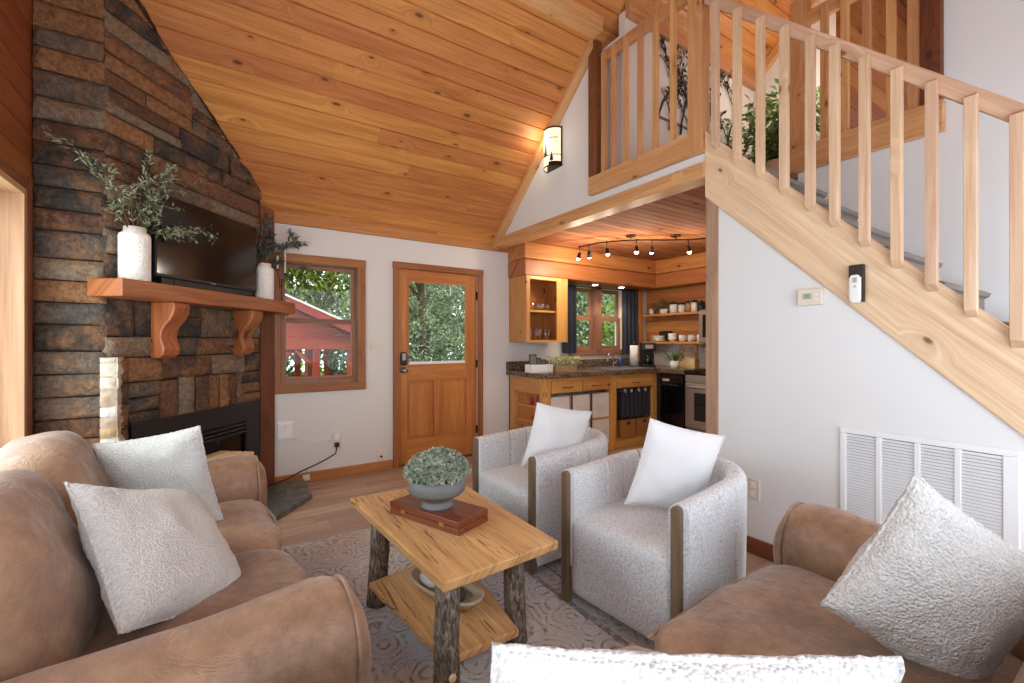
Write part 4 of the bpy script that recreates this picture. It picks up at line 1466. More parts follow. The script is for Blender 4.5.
MB().soft((-.003, -.02, .075), (.028, .013, .078), 6, 8).build('remote_body', M['plastic'], t)
MB().box(-.012, .006, -.0345, -.032, .10, .125).box(-.008, .002, -.0345, -.032, .075, .085).build('buttons', M['grey'], t)
t, w, h = plate_right('wall_outlet', 'almond outlet plate low on the stair wall behind the armchair', 'outlet', 1.43, 1.515, .33, .455, M['ivory'])
MB().box(-w, w, -.008, 0, -h, h).build('cover_plate', M['ivory'], t, bevel=.003)
for z in (-.028, .028):
    MB().box(-.015, .015, -.011, -.006, z - .017, z + .017).build('socket', M['plastic'], t, bevel=.002)

# return air grille
va = thing('return_vent', 'large white louvred return air grille low on the stair wall', 'vent', (2.75, .695, .28), -math.pi / 2)
W2, H2 = .317, .572
MB().box(-W2, W2, -.012, 0, 0, .03).box(-W2, W2, -.012, 0, H2 - .03, H2).box(-W2, -W2 + .028, -.012, 0, .03, H2 - .03).box(W2 - .05, W2, -.012, 0, .03, H2 - .03).build('grille_frame', M['vent'], va, bevel=.004)
for x in (-.152, -.005, .132):
    MB().box(x - .011, x + .011, -.012, 0, .03, H2 - .03).build('mullion', M['vent'], va, bevel=.002)
mb = MB()
nz_ = 34
for i in range(nz_):
    z = .032 + (H2 - .064) * (i + .5) / nz_
    mb.add([(-W2 + .028, -.011, z - .006), (W2 - .05, -.011, z - .006), (W2 - .05, -.001, z + .004), (-W2 + .028, -.001, z + .004),
            (-W2 + .028, -.011, z - .0045), (W2 - .05, -.011, z - .0045), (W2 - .05, -.001, z + .0055), (-W2 + .028, -.001, z + .0055)],
           [(0, 1, 2, 3)[::-1], (4, 5, 6, 7), (0, 4, 5, 1)[::-1]], (1, 0, 0), .5)
mb.build('louvres', M['vent'], va)
MB().box(-W2 + .02, W2 - .04, -.0008, .0, .02, H2 - .02).build('shade_backing', M['ventdark'], va)  # dark sheet painted as the shade behind the louvres

# ================================================================== KITCHEN
# log soffit
mb = MB()
for z0, z1 in ((2.055, 2.245), (2.25, 2.438)):
    mb.box(2.90, 5.15, 4.13, 4.49, z0, z1, g=(1, 0, 0))
    mb.box(5.15, XF - .005, 1.75, 4.49, z0, z1, g=(0, 1, 0))
struct('soffit_beam', mb, M['log'], 'two course log soffit above the kitchen window and shelves', 'soffit', bevel=.012)
mb = MB()
z = 1.30
while z < 2.05:
    mb.box(XF - .03, XF - .004, 1.75, 4.49, z, min(z + .14, 2.05), g=(0, 1, 0))
    z += .145
struct('wall_kitchen_planks', mb, M['log'], 'pine planks behind the open kitchen shelves', 'wall')
struct('trim_8', MB().box(5.12, 5.20, 4.40, 4.49, 1.0, 2.05), M['log'], 'pine strip between kitchen curtain and open shelves', 'trim')
# hanging cabinet
uc = thing('wall_cabinet', 'open honey pine wall cabinet holding drinking glasses', 'cabinet', (2.92, 4.14, 1.29))
MB().box(0, .022, 0, .35, 0, .765, g=(0, 0, 1)).build('side_panel', M['cab'], uc, bevel=.002)
MB().box(.583, .605, 0, .35, 0, .765, g=(0, 0, 1)).build('side_panel', M['cab'], uc, bevel=.002)
MB().box(.022, .583, .01, .35, 0, .022).build('bottom_panel', M['cab'], uc)
MB().box(.022, .583, .01, .35, .743, .765).build('top_panel', M['cab'], uc)
MB().box(.022, .583, .02, .345, .352, .374).build('shelf', M['cab'], uc, bevel=.002)
MB().box(.022, .583, .335, .35, .02, .743).build('back_panel', M['log'], uc)
MB().box(-.004, .05, -.012, .008, 0, .765).box(.44, .609, -.012, .008, 0, .765, g=(0, 0, 1)).box(.05, .44, -.012, .008, .725, .765).box(.05, .44, -.012, .008, 0, .025).build('face_frame', M['cab'], uc, bevel=.003)
def tumbler(name, label, x, y, z, r, h, grp):
    o = MB().lathe([(r * .85, 0), (r, h), (r * .93, h), (r * .8, .008), (0, .008)], 14).build(name, M['drink'])
    o.location = (x, y, z)
    return tag(o, label, 'glass', grp)
ordw = ['first', 'second', 'third', 'fourth', 'fifth', 'sixth']
for i in range(5):
    tumbler('drinking_glass', '%s short glass from the left on the upper cabinet shelf' % ordw[i], 2.995 + .075 * i, 4.22 + .02 * (i % 2), 1.667, .031, .10, 'short glasses on the cabinet shelf')
for i in range(6):
    tumbler('drinking_glass', '%s tall glass from the left at the cabinet bottom' % ordw[i], 2.99 + .066 * i, 4.21 + .03 * (i % 2), 1.315, .028, .145, 'tall glasses at the cabinet bottom')

# kitchen window
w = struct('window_3', MB().box(3.86, 3.93, 4.47, 4.5, 1.17, 2.045).box(4.86, 4.93, 4.47, 4.5, 1.17, 2.045).box(3.86, 4.93, 4.47, 4.5, 1.11, 1.185).box(4.33, 4.43, 4.46, 4.58, 1.17, 2.045), M['winframe'],
           'pair of narrow kitchen windows over the sink', 'window', bevel=.003)
for x0, x1 in ((3.93, 4.33), (4.43, 4.86)):
    sash(w, x0, x1, 1.60, 2.03, 4.56, .05, M['winframe'])
    sash(w, x0, x1, 1.175, 1.64, 4.525, .055, M['winframe'])
def curtain(label, x0, x1, y, z0, z1, folds, amp):
    mb = MB()
    for off, fl in ((0, False), (.006, True)):
        def fn(u, w_):
            return V((x0 + (x1 - x0) * u, y + amp * math.sin(u * folds * 2 * math.pi) * (1 - .3 * w_) + off, z0 + (z1 - z0) * w_))
        mb.grid(fn, folds * 10, 6, flip=fl)
    o = mb.build('window_curtain', M['navy'])
    return tag(o, label, 'curtain')
curtain('narrow navy curtain on the left of the kitchen window', 3.70, 3.93, 4.42, 1.15, 2.04, 3, .018)
curtain('navy curtain on the right of the kitchen window', 4.80, 5.12, 4.42, 1.12, 2.045, 4, .02)
o = MB().tube([(3.66, 4.42, 2.03), (5.12, 4.42, 2.03)], .006, 8).build('curtain_rod', M['bronze'])
tag(o, 'thin dark curtain rod above the kitchen window', 'curtain rod')
for i, x in enumerate((4.13, 4.62)):
    t = thing('recessed_downlight', '%s recessed downlight under the log soffit' % ('left' if i == 0 else 'right'), 'light', (x, 4.28, 2.04), 0, 'downlights over the sink')
    MB().lathe([(0, 0), (.045, 0), (.045, .015), (0, .015)], 20).build('housing', M['plastic'], t)
    MB().lathe([(0, -.003), (.036, -.003), (.036, .0), (0, .0)], 20).build('lens', M['puck'], t)

# base run
kb = thing('base_cabinet', 'honey pine kitchen base cabinet with drawers and open bays', 'cabinet', (2.92, 3.79, 0))
posts = [(0, .0, .10, .10), (0, .61, .10, .70), (.50, .0, .53, .1), (.98, 0, 1.20, .08), (1.74, 0, 1.83, .08)]
for x0, y0, x1, y1 in ((0, 0, .085, .10), (0, .60, .085, .70), (.98, 0, 1.09, .08), (1.745, 0, 1.83, .08)):
    MB().box(x0, x1, y0, y1, .0, .90, g=(0, 0, 1)).build('post', M['cab'], kb, bevel=.004)
MB().box(-.004, .02, .10, .60, .72, .90, g=(0, 1, 0)).build('end_rail', M['cab'], kb, bevel=.003)
MB().box(.085, .98, .0, .02, .862, .90).box(1.09, 1.745, 0, .02, .862, .90).build('top_rail', M['cab'], kb)
for (x0, x1) in ((.09, .525), (.535, .975), (1.095, 1.74)):
    dr = MB().box(x0, x1, -.014, .012, .735, .862, g=(1, 0, 0)).build('drawer', M['cab'], kb, bevel=.005)
    xm = (x0 + x1) / 2
    MB().tube([(xm - .07, -.014, .79), (xm - .06, -.035, .795), (xm, -.04, .79), (xm + .06, -.035, .795), (xm + .07, -.014, .79)], .006, 7).build('twig_handle', M['stem'], dr)
MB().box(.0, 1.83, .02, .69, .06, .10, g=(1, 0, 0)).box(.085, .98, .02, .69, .385, .41).box(.02, .085, .1, .6, .38, .41).box(0.02, .085, .1, .6, .56, .585).build('shelf', M['cab'], kb)
MB().box(.0, 1.83, .68, .70, 0.1, .9).build('back_panel', M['darktrim'], kb)
MB().box(.06, .085, .09, .68, .10, .73, g=(0, 0, 1)).build('divider', M['log'], kb)
MB().box(1.06, 1.085, .02, .68, .1, .73, g=(0, 0, 1)).build('divider', M['log'], kb)
MB().box(.085, 1.745, .01, .03, .0, .10).build('toe_board', M['cab'], kb)
MB().box(.385, .393, .0, .02, .10, .735).box(.685, .693, .0, .02, .1, .735).build('bay_strip', M['darktrim'], kb)
# countertop with sink cut
mb = MB().box(2.875, XF - .006, 3.755, 3.83, .90, .955).box(2.875, 4.1, 3.83, 4.495, .90, .955).box(4.7, XF - .006, 3.83, 4.495, .90, .955).box(4.1, 4.7, 4.33, 4.495, .90, .955).box(4.72, XF - .006, 3.37, 3.755, .90, .955)
mb.box(2.875, XF - .006, 4.475, 4.495, .955, 1.06)
o = mb.build('countertop', M['granite'], bevel=.006)
tag(o, 'dark speckled granite countertop of the kitchen corner', 'countertop')
t = thing('kitchen_sink', 'steel sink set in the granite counter below the window', 'sink', (4.4, 4.08, .955))
MB().box(-.3, .3, -.25, .25, -.16, -.15).box(-.3, -.29, -.25, .25, -.15, .0).box(.29, .3, -.25, .25, -.15, 0).box(-.29, .29, -.25, -.24, -.15, 0).box(-.29, .29, .24, .25, -.15, 0).build('basin', M['steel'], t)
MB().box(-.32, .32, -.27, -.245, 0, .005).box(-.32, .32, .245, .27, 0, .005).box(-.32, -.295, -.245, .245, 0, .005).box(.295, .32, -.245, .245, 0, .005).build('rim', M['steel'], t)
t = thing('kitchen_faucet', 'arched chrome faucet behind the kitchen sink', 'faucet', (4.56, 4.37, .956))
pts = [(0, 0, 0), (0, 0, .11)] + [(-.075 + .075 * math.cos(a), -.02 * (1 - math.cos(a)), .11 + .065 * math.sin(a)) for a in [math.pi * k / 10 for k in range(1, 11)]] + [(-.15, -.04, .08)]
MB().tube(pts, .012, 10).lathe([(0, 0), (.026, 0), (.024, .02), (0, .02)], 16).build('spout', M['chrome'], t)
MB().tube([(.03, 0, .05), (.08, -.01, .08)], .007, 8).build('lever', M['chrome'], t)
o = MB().lathe([(0, 0), (.033, 0), (.035, .09), (.02, .115), (.012, .12), (.012, .15), (0, .15)], 16).build('soap_bottle', M['blue'])
o.location = (4.62, 4.30, .957)
tag(o, 'dark blue soap bottle beside the faucet', 'bottle')

# fabric bins
binm = None
first = None
spots = [(3.135, .41, 'left of the three upper pale fabric bins'), (3.445, .41, 'middle of the three upper pale fabric bins'), (3.755, .41, 'right of the three upper pale fabric bins'),
         (3.135, .102, 'left of the three lower pale fabric bins'), (3.445, .102, 'middle of the three lower pale fabric bins'), (3.755, .102, 'right of the three lower pale fabric bins')]
for x, z, lab in spots:
    lab += ' in the base cabinet'
    if first is None:
        first = thing('storage_bin', lab, 'bin', (x, 3.80, z), 0, 'pale fabric bins in the base cabinet')
        MB().box(-.138, .138, 0, .30, 0, .01).box(-.138, .138, 0, .008, .01, .28).box(-.138, .138, .292, .30, .01, .28).box(-.138, -.13, .008, .292, .01, .28).box(.13, .138, .008, .292, .01, .28).build('bin_body', M['bin'], first, bevel=.004)
        MB().tube([(-.055, -.002, .155), (-.05, -.014, .15), (0, -.016, .147), (.05, -.014, .15), (.055, -.002, .155)], .008, 8).build('handle', M['linen'], first)
    else:
        dup(first, (x, 3.80, z), 0, lab)
# skirt curtain + baskets
sk = thing('sink_skirt', 'dark navy cloth skirt hung on clips below the sink', 'curtain', (4.38, 3.82, .36))
mb = MB()
for off, fl in ((0, False), (.006, True)):
    def fn(u, w_):
        return V((-.27 + .54 * u, .014 * math.sin(u * 7 * 2 * math.pi) + .004 * math.sin(w_ * 6 + u * 9) + off, .33 * w_ + (0 if w_ > 0 else .012 * math.sin(u * 31))))
    mb.grid(fn, 80, 8, flip=fl)
mb.build('cloth', M['navy'], sk)
MB().tube([(-.285, .0, .345), (.30, .0, .345)], .005, 8).build('rod', M['black'], sk)
for x in (-.2, -.08, .05, .17):
    MB().box(x - .008, x + .008, -.02, .008, .31, .352).build('clip', M['ivory'], sk)
fb = None
for x, lab in ((4.26, 'left wicker basket under the navy skirt'), (4.56, 'right wicker basket under the navy skirt')):
    if fb is None:
        fb = thing('wicker_basket', lab, 'basket', (x, 3.83, .102), 0, 'wicker baskets below the sink')
        MB().box(-.135, .135, 0, .28, 0, .012).box(-.135, .135, 0, .012, .012, .225).box(-.135, .135, .268, .28, .012, .225).box(-.135, -.123, .012, .268, .012, .225).box(.123, .135, .012, .268, .012, .225).build('basket_body', M['wicker'], fb, bevel=.006)
        MB().box(-.03, .03, -.004, .002, .165, .20).build('hole_shade_plate', M['ink'], fb, bevel=.004)  # dark plate paints the shade of a hand hole, no opening cut
    else:
        dup(fb, (x, 3.83, .102), 0, lab)
for i, (y, z, lab, hh) in enumerate(((4.02, .587, 'tall dark red bottle on the open end shelf of the base cabinet', .13), (4.14, .587, 'short red pot on the open end shelf of the base cabinet', .09), (4.12, .413, 'red dish low inside the open end bay', .06))):
    pass
red = [('red_bottle', (2.985, 3.99, .587), [(0, 0), (.03, 0), (.032, .07), (.014, .095), (.013, .12), (0, .12)], 'bottle', 'slim red bottle on the open end shelf of the base cabinet'),
       ('red_pot', (2.99, 4.10, .587), [(0, 0), (.035, 0), (.042, .04), (.036, .075), (.03, .08), (0, .085)], 'pot', 'round red pot on the open end shelf of the base cabinet'),
       ('red_dish', (2.99, 4.06, .413), [(0, 0), (.03, 0), (.045, .045), (.04, .045), (0, .01)], 'dish', 'red dish on the lower open end shelf')]
for nme, loc, pf, cat, lab in red:
    o = MB().lathe(pf, 18).build(nme, M['redpot'])
    o.location = loc
    tag(o, lab, cat)

# dishwasher
dw = thing('dishwasher', 'black dishwasher between corner cabinet and steel range', 'dishwasher', (4.75, 3.74, 0), -math.pi / 2)
MB().box(0, .355, .02, .6, .1, .895).build('tub', M['black'], dw)
MB().box(.004, .351, -.006, .02, .12, .74).build('door', M['blackgloss'], dw, bevel=.006)
MB().box(.004, .351, -.014, .02, .75, .89).build('control_panel', M['blackgloss'], dw, bevel=.006)
MB().box(.05, .15, -.018, -.012, .80, .83).build('display', M['grey'], dw)
MB().box(.06, .29, -.03, -.01, .745, .765).build('handle', M['black'], dw, bevel=.004)
MB().box(.01, .345, .04, .06, 0, .10).build('kick_plate', M['black'], dw)
# range
ra = thing('kitchen_range', 'stainless steel range behind the wooden post', 'range', (4.75, 3.365, 0), -math.pi / 2)
MB().box(0, .76, .02, .64, .02, .90).build('body', M['steel'], ra, bevel=.003)
dr = MB().box(.005, .755, -.02, .02, .27, .80).build('oven_door', M['steel'], ra, bevel=.008)
MB().box(.13, .63, -.024, -.018, .36, .69).build('oven_window', M['darkglass'], dr, bevel=.01)
MB().tube([(.06, -.02, .755), (.06, -.065, .755), (.70, -.065, .755), (.70, -.02, .755)], .012, 8).build('door_handle', M['steel'], dr)
MB().box(.005, .755, -.018, .02, .05, .255).build('storage_drawer', M['steel'], ra, bevel=.008)
MB().box(0, .76, -.02, .64, .90, .925).build('cooktop', M['blackgloss'], ra, bevel=.004)
MB().box(0, .76, .56, .64, .925, 1.06).build('backguard', M['blackgloss'], ra, bevel=.005)
MB().box(.005, .755, -.018, .02, .81, .895).build('front_trim', M['steel'], ra, bevel=.004)
for x in (.04, .72):
    for y in (.06, .58):
        MB().lathe([(0, 0), (.018, 0), (.018, .025), (0, .025)], 10, M=T(x, y, 0)).build('foot', M['black'], ra)
mw = thing('microwave_oven', 'steel microwave mounted above the range at the end of the shelves', 'microwave', (5.03, 3.375, 1.28), -math.pi / 2)
MB().box(0, .75, .02, .36, 0, .42).build('case', M['steel'], mw, bevel=.004)
mdo = MB().box(.004, .56, -.01, .02, .01, .41).build('door', M['steel'], mw, bevel=.006)
MB().box(.06, .48, -.014, -.008, .07, .35).build('door_window', M['darkglass'], mdo)
MB().tube([(.53, -.012, .06), (.53, -.045, .07), (.53, -.045, .35), (.53, -.012, .36)], .009, 8).build('door_handle', M['steel'], mdo)
MB().box(.57, .746, -.01, .02, .01, .41).build('control_panel', M['blackgloss'], mw)

# right wall shelves
for z, lab in ((1.66, 'upper open pine shelf with plant and canisters'), (1.27, 'lower open pine shelf with plates and mugs')):
    t = thing('wall_shelf', lab, 'shelf', (5.17, 3.39, z))
    MB().box(0, .215, 0, .99, 0, .028, g=(0, 1, 0)).build('shelf_board', M['cab'], t, bevel=.003)
    for y in (.08, .9):
        MB().box(.06, .215, y - .012, y + .012, -.05, 0).build('bracket', M['cab'], t, bevel=.003)
ZU, ZL = 1.689, 1.299
def lathe_obj(name, label, cat, loc, prof, mat, grp=None, n=20):
    o = MB().lathe(prof, n).build(name, mat)
    o.location = loc
    return tag(o, label, cat, grp)
lathe_obj('pillar_candle', 'small white candle at the left end of the upper kitchen shelf', 'candle', (5.27, 4.30, ZU), [(0, 0), (.03, 0), (.03, .085), (0, .09)], M['wax'])
t = lathe_obj('plant_pot', 'white pot holding the trailing plant on the upper kitchen shelf', 'pot', (5.28, 4.09, ZU), [(0, 0), (.05, 0), (.06, .07), (.053, .07), (.045, .012), (0, .012)], M['ceramic'])
t = thing('trailing_plant', 'trailing green plant on the upper kitchen shelf', 'plant', (5.28, 4.10, ZU + .06))
lf = MB()
for i in range(170):
    a = U(0, 6.28)
    rr = U(.0, .15)
    p = V((math.cos(a) * rr * .5, math.sin(a) * rr * 1.1 + .03, U(-.02, .13) * (1 - rr * 2.2) + .01))
    lf.leaf(p, V((math.cos(a), math.sin(a), U(-.4, .8))), (0, 0, 1), U(.03, .05), .022)
lf.build('foliage', M['fern'], t)
for i, (y, r, h, mt_, lab) in enumerate(((3.93, .055, .125, 'ceramic', 'largest white canister with black lid, second from the plant'), (3.80, .045, .11, 'ceramic', 'middle white canister with black lid on the upper shelf'),
                                       (3.70, .036, .12, 'terra', 'slim tan jar with dark lid on the upper kitchen shelf'), (3.61, .042, .13, 'ceramic', 'white canister nearest the microwave, dark lidded'), (3.51, .045, .11, 'ink', 'dark grey canister at the right end of the upper shelf'))):
    if i == 0: lab = 'largest white canister with black lid, beside the trailing plant'
    t = thing('kitchen_canister', lab, 'canister', (5.28, y, ZU), 0, 'canisters on the upper kitchen shelf')
    MB().lathe([(0, 0), (r, 0), (r, h), (0, h)], 20).build('jar', M[mt_], t)
    MB().lathe([(0, h), (r * 1.04, h), (r * 1.04, h + .022), (r * .3, h + .026), (r * .3, h + .04), (0, h + .042)], 20).build('lid', M['black'], t)
for i in range(7):
    lathe_obj('dinner_plate', ['bottom', 'second', 'third', 'fourth', 'fifth', 'sixth', 'top'][i] + ' white plate of the stack on the lower kitchen shelf, counted upward', 'plate', (5.285, 4.19, ZL + .0115 * i),
              [(0, 0), (.06, 0), (.11 - .003 * i, .012), (.112 - .003 * i, .014), (.06, .006), (0, .005)], M['ceramic'], 'stacked white plates', 28)
for i in range(3):
    lathe_obj('cereal_bowl', ['lowest', 'middle', 'topmost'][i] + ' white bowl of the stack beside the plates', 'bowl', (5.28, 3.95, ZL + .028 * i), [(0, 0), (.03, 0), (.055, .035), (.062, .058), (.057, .058), (.03, .01), (0, .01)], M['ceramic'], 'stacked bowls', 24)
for y, lab in ((3.79, 'mug nearest the bowls on the lower kitchen shelf'), (3.655, 'middle mug on the lower kitchen shelf'), (3.52, 'mug nearest the microwave on the lower shelf')):
    t = thing('coffee_mug', lab, 'mug', (5.27, y, ZL), 0, 'mugs on the lower kitchen shelf')
    MB().lathe([(0, 0), (.038, 0), (.04, .09), (.036, .09), (.034, .01), (0, .01)], 20).build('cup', M['ceramic'], t)
    MB().tube([(0, -.038, .02), (0, -.06, .03), (0, -.066, .05), (0, -.058, .068), (0, -.038, .074)], .005, 7).build('handle', M['ceramic'], t)
o = MB().box(-.02, .02, -.1, .1, 0, .15).build('serving_tray', M['black'], bevel=.006)
o.location = (5.355, 4.12, ZL)
tag(o, 'black tray standing behind the plates on the lower shelf', 'tray')

# counter items
cr = thing('white_crate', 'white wooden box on the left end of the granite counter', 'box', (2.985, 3.98, .956), -.12)
MB().box(-.135, .135, -.08, .08, 0, .012).box(-.135, .135, -.08, -.07, .012, .09).box(-.135, .135, .07, .08, .012, .09).box(-.135, -.125, -.07, .07, .012, .09).box(.125, .135, -.07, .07, .012, .09).build('crate_body', M['ceramic'], cr, bevel=.003)
for i, (x, hh, an) in enumerate(((-.085, .19, .12), (-.01, .15, .2), (.07, .13, .1))):
    t = MB().box(-.045, .045, -.006, .006, 0, hh).box(-.036, .036, -.0075, -.006, .012, hh - .012, mi=1).build('picture_card', [M['ink'], M['oliveD']], bevel=.002)
    t.location = T(2.985, 3.98, 0) @ RZ(-.12) @ V((x, -.02 + .03 * i, .969))
    t.rotation_euler = (-an * .5, 0, -.12)
    tag(t, ['tallest dark card standing at the left of the white box', 'middle dark card standing in the white box', 'shortest dark card at the right of the white box'][i], 'card', 'cards in the white box')
pt = thing('planter_trough', 'wooden trough planter of pale flowers on the kitchen counter', 'planter', (3.28, 3.90, .956), -.1)
MB().box(-.14, .14, -.055, .055, 0, .012).box(-.14, .14, -.055, -.045, .012, .075).box(-.14, .14, .045, .055, .012, .075).box(-.14, -.13, -.045, .045, .012, .075).box(.13, .14, -.045, .045, .012, .075).box(-.13, .13, -.045, .045, .012, .06).build('trough', M['terra'], pt, bevel=.003)
fl = thing('flower_plant', 'pale green flowering plants filling the wooden trough', 'plant', (3.28, 3.90, 1.02), -.1)
lf = MB()
for i in range(620):
    p = V((U(-.17, .19), U(-.08, .08), U(.0, .10)))
    lf.leaf(p, V((U(-1, 1), U(-1, 1), U(-.1, 1))), (0, 0, 1), U(.02, .04), .018)
lf.build('foliage', M['flower'], fl)
pr = thing('paper_towel_roll', 'white paper towel roll on a stand by the kitchen window', 'paper towels', (4.74, 4.16, .956))
MB().lathe([(0, .012), (.056, .012), (.056, .29), (.02, .29), (.02, .285), (0, .285)], 24).build('roll', M['linen'], pr)
MB().lathe([(0, 0), (.075, 0), (.075, .01), (.006, .012), (.006, .32), (.012, .33), (0, .335)], 20).build('stand', M['black'], pr)
cm = thing('coffee_maker', 'black drip coffee maker with glass carafe on the counter corner', 'coffee maker', (4.92, 4.08, .956), -.7)
MB().box(-.09, .09, -.11, .10, 0, .03).build('base', M['black'], cm, bevel=.006)
MB().box(-.09, .09, .02, .10, .03, .33).build('tower', M['black'], cm, bevel=.008)
MB().box(-.09, .09, -.11, .02, .22, .33).build('brew_head', M['black'], cm, bevel=.012)
ca = MB().lathe([(0, .032), (.05, .032), (.06, .09), (.045, .15), (.042, .17), (0, .17)], 18, M=T(0, -.04, 0)).build('carafe', M['darkglass'], cm)
MB().tube([(-.0, -.085, .16), (0, -.125, .15), (0, -.125, .08), (0, -.10, .07)], .007, 7).build('carafe_handle', M['black'], ca)
MB().box(-.05, .05, -.112, -.108, .25, .30).build('panel', M['steel'], cm)
ap = lathe_obj('plant_pot', 'white pot holding the spiky plant on the kitchen counter', 'pot', (4.86, 3.60, .956), [(0, 0), (.055, 0), (.065, .10), (.058, .10), (.05, .012), (0, .012)], M['ceramic'])
t = thing('spiky_plant', 'spiky green plant in the white counter pot', 'plant', (4.86, 3.60, 1.03))
lf = MB()
for i in range(60):
    a = U(0, 6.28)
    lf.leaf(V((math.cos(a) * .02, math.sin(a) * .02, 0)), V((math.cos(a), math.sin(a), U(.3, 2.2))), (0, 0, 1), U(.14, .24), .016)
lf.build('foliage', M['fern'], t)
cd = thing('wooden_caddy', 'pale wooden caddy with a raised handle on the counter by the range', 'caddy', (5.16, 3.60, .956), -math.pi / 2 + .1)
MB().box(-.11, .11, -.07, .07, 0, .012).box(-.11, .11, -.07, -.06, .012, .12).box(-.11, .11, .06, .07, .012, .12).box(-.11, -.10, -.06, .06, .012, .12).box(.10, .11, -.06, .06, .012, .12).build('tray', M['paleslab'], cd, bevel=.003)
MB().box(-.11, -.08, -.012, .012, .01, .30).box(.08, .11, -.012, .012, .01, .30).box(-.11, .11, -.012, .012, .27, .30).box(-.11, .11, -.012, .012, .18, .20).build('handle_frame', M['trim'], cd, bevel=.004)

# track light
tk = thing('track_light', 'dark curved track light with six spot heads on the kitchen ceiling', 'light', (3.87, 3.27, 2.44))
bar = [(3.38, 3.77, 2.357), (3.455, 3.54, 2.374), (3.63, 3.36, 2.385), (3.78, 3.24, 2.39), (4.07, 3.05, 2.39), (4.22, 2.94, 2.39), (4.36, 2.76, 2.395)]
MB().tube(bar, .008, 8).build('track_bar', M['bronze'], tk, world=True)
for p in ((3.70, 3.295), (4.10, 3.025)):
    MB().tube([(p[0], p[1], 2.388), (p[0], p[1], 2.44)], .005, 6).lathe([(0, 2.425), (.05, 2.425), (.055, 2.44), (0, 2.44)], 20, M=T(p[0], p[1], 0)).build('canopy', M['bronze'], tk, world=True)
heads = [(3.385, 3.75, 2.358, (-.4, .3)), (3.42, 3.64, 2.366, (.6, .5)), (3.52, 3.47, 2.378, (.1, -.3)), (3.75, 3.26, 2.389, (-.2, -.2)), (3.89, 3.17, 2.39, (.5, .5)), (4.21, 2.95, 2.39, (.1, -.3))]
for i, (x, y, z, tl) in enumerate(heads):
    d = V((tl[0] * .5, tl[1] * .5, -1)).normalized()
    p0 = V((x, y, z)); p1 = p0 + V((0, 0, -.06)); p2 = p1 + d * .045
    hd = MB().tube([p0 + V((0, 0, .012)), p1], .005, 7).tube([p1, p1 + d * .02, p2, p2 + d * .03], [.010, .020, .022, .030], 14, cap=False).build('lamp_head', M['bronze'], tk, world=True)
    MB().soft(tuple(p2 + d * .026), (.021, .021, .021), 2.0, 6).build('bulb', M['bulb'], hd, world=True)

# ================================================================== OUTSIDE
struct('ground', MB().box(-12, 22, 4.66, 26, -.35, -.3), M['grass'], 'green lawn outside behind the house', 'ground')
pv = thing('garden_pavilion', 'red stained timber pavilion with pale metal roof outside the window', 'pavilion', (1.3, 8.6, -.3))
def W(x0, x1, y0, y1, z0, z1, **k): return MB().box(x0, x1, y0, y1, z0, z1, **k)
ys = (8.0, 10.0)
for x in (-.5, .70, 1.36, 1.92):
    W(x - .055, x + .055, 7.95, 8.05, -.3, 1.2).build('post', M['pavil'], pv, world=True, bevel=.004)
    W(x - .055, x + .055, 10.0, 10.1, -.3, 1.2).build('post', M['pavil'], pv, world=True, bevel=.004)
W(-.9, 1.98, 7.93, 8.07, 1.17, 1.36).build('beam', M['pavil'], pv, world=True, bevel=.004)
W(-.9, 1.98, 9.98, 10.12, 1.17, 1.36).build('beam', M['pavil'], pv, world=True, bevel=.004)
apex, eave = (.35, 2.23), (2.12, 1.45)
mb = MB()
for a, b in ((apex, eave), ((-1.42, 1.45), apex)):
    mb.prism([(a[0], 7.6, a[1]), (b[0], 7.6, b[1]), (b[0], 7.6, b[1] + .03), (a[0], 7.6, a[1] + .03)], (0, 2.9, 0))
mb.build('metal_roof', M['roofmetal'], pv, world=True)
mb = MB()
for a, b in ((apex, eave), ((-1.42, 1.45), apex)):
    mb.prism([(a[0], 7.62, a[1] - .13), (b[0], 7.62, b[1] - .13), (b[0], 7.62, b[1]), (a[0], 7.62, a[1])], (0, .05, 0))
    for k in range(6):
        mb.prism([(a[0], 7.95 + .4 * k, a[1] - .1), (b[0], 7.95 + .4 * k, b[1] - .1), (b[0], 7.95 + .4 * k, b[1] - .01), (a[0], 7.95 + .4 * k, a[1] - .01)], (0, .05, 0))
mb.build('rafter', M['pavil'], pv, world=True)
mb = MB()
mb.prism([(-1.3, 8.02, 1.36), (2.0, 8.02, 1.36), (.35, 8.02, 2.12)], (0, .03, 0))
mb.build('gable_board', M['pavil'], pv, world=True)
for xa, xb in ((.70, 1.02), (1.36, 1.05)):
    MB().tube([(xa, 8.0, .85), (xb, 8.0, 1.18)], .04, 4).build('brace', M['pavil'], pv, world=True)
mb = MB()
for i in range(16):
    x = -.5 + .155 * i
    mb.box(x, x + .03, 7.98, 8.02, .12, .68)
mb.box(-.5, 1.92, 7.96, 8.04, .68, .73).box(-.5, 1.92, 7.97, 8.03, .08, .12)
mb.build('balustrade', M['pavil'], pv, world=True)
W(1.44, 1.62, 9.3, 9.7, -.3, 1.2).build('brick_pier', M['brick'], pv, world=True)

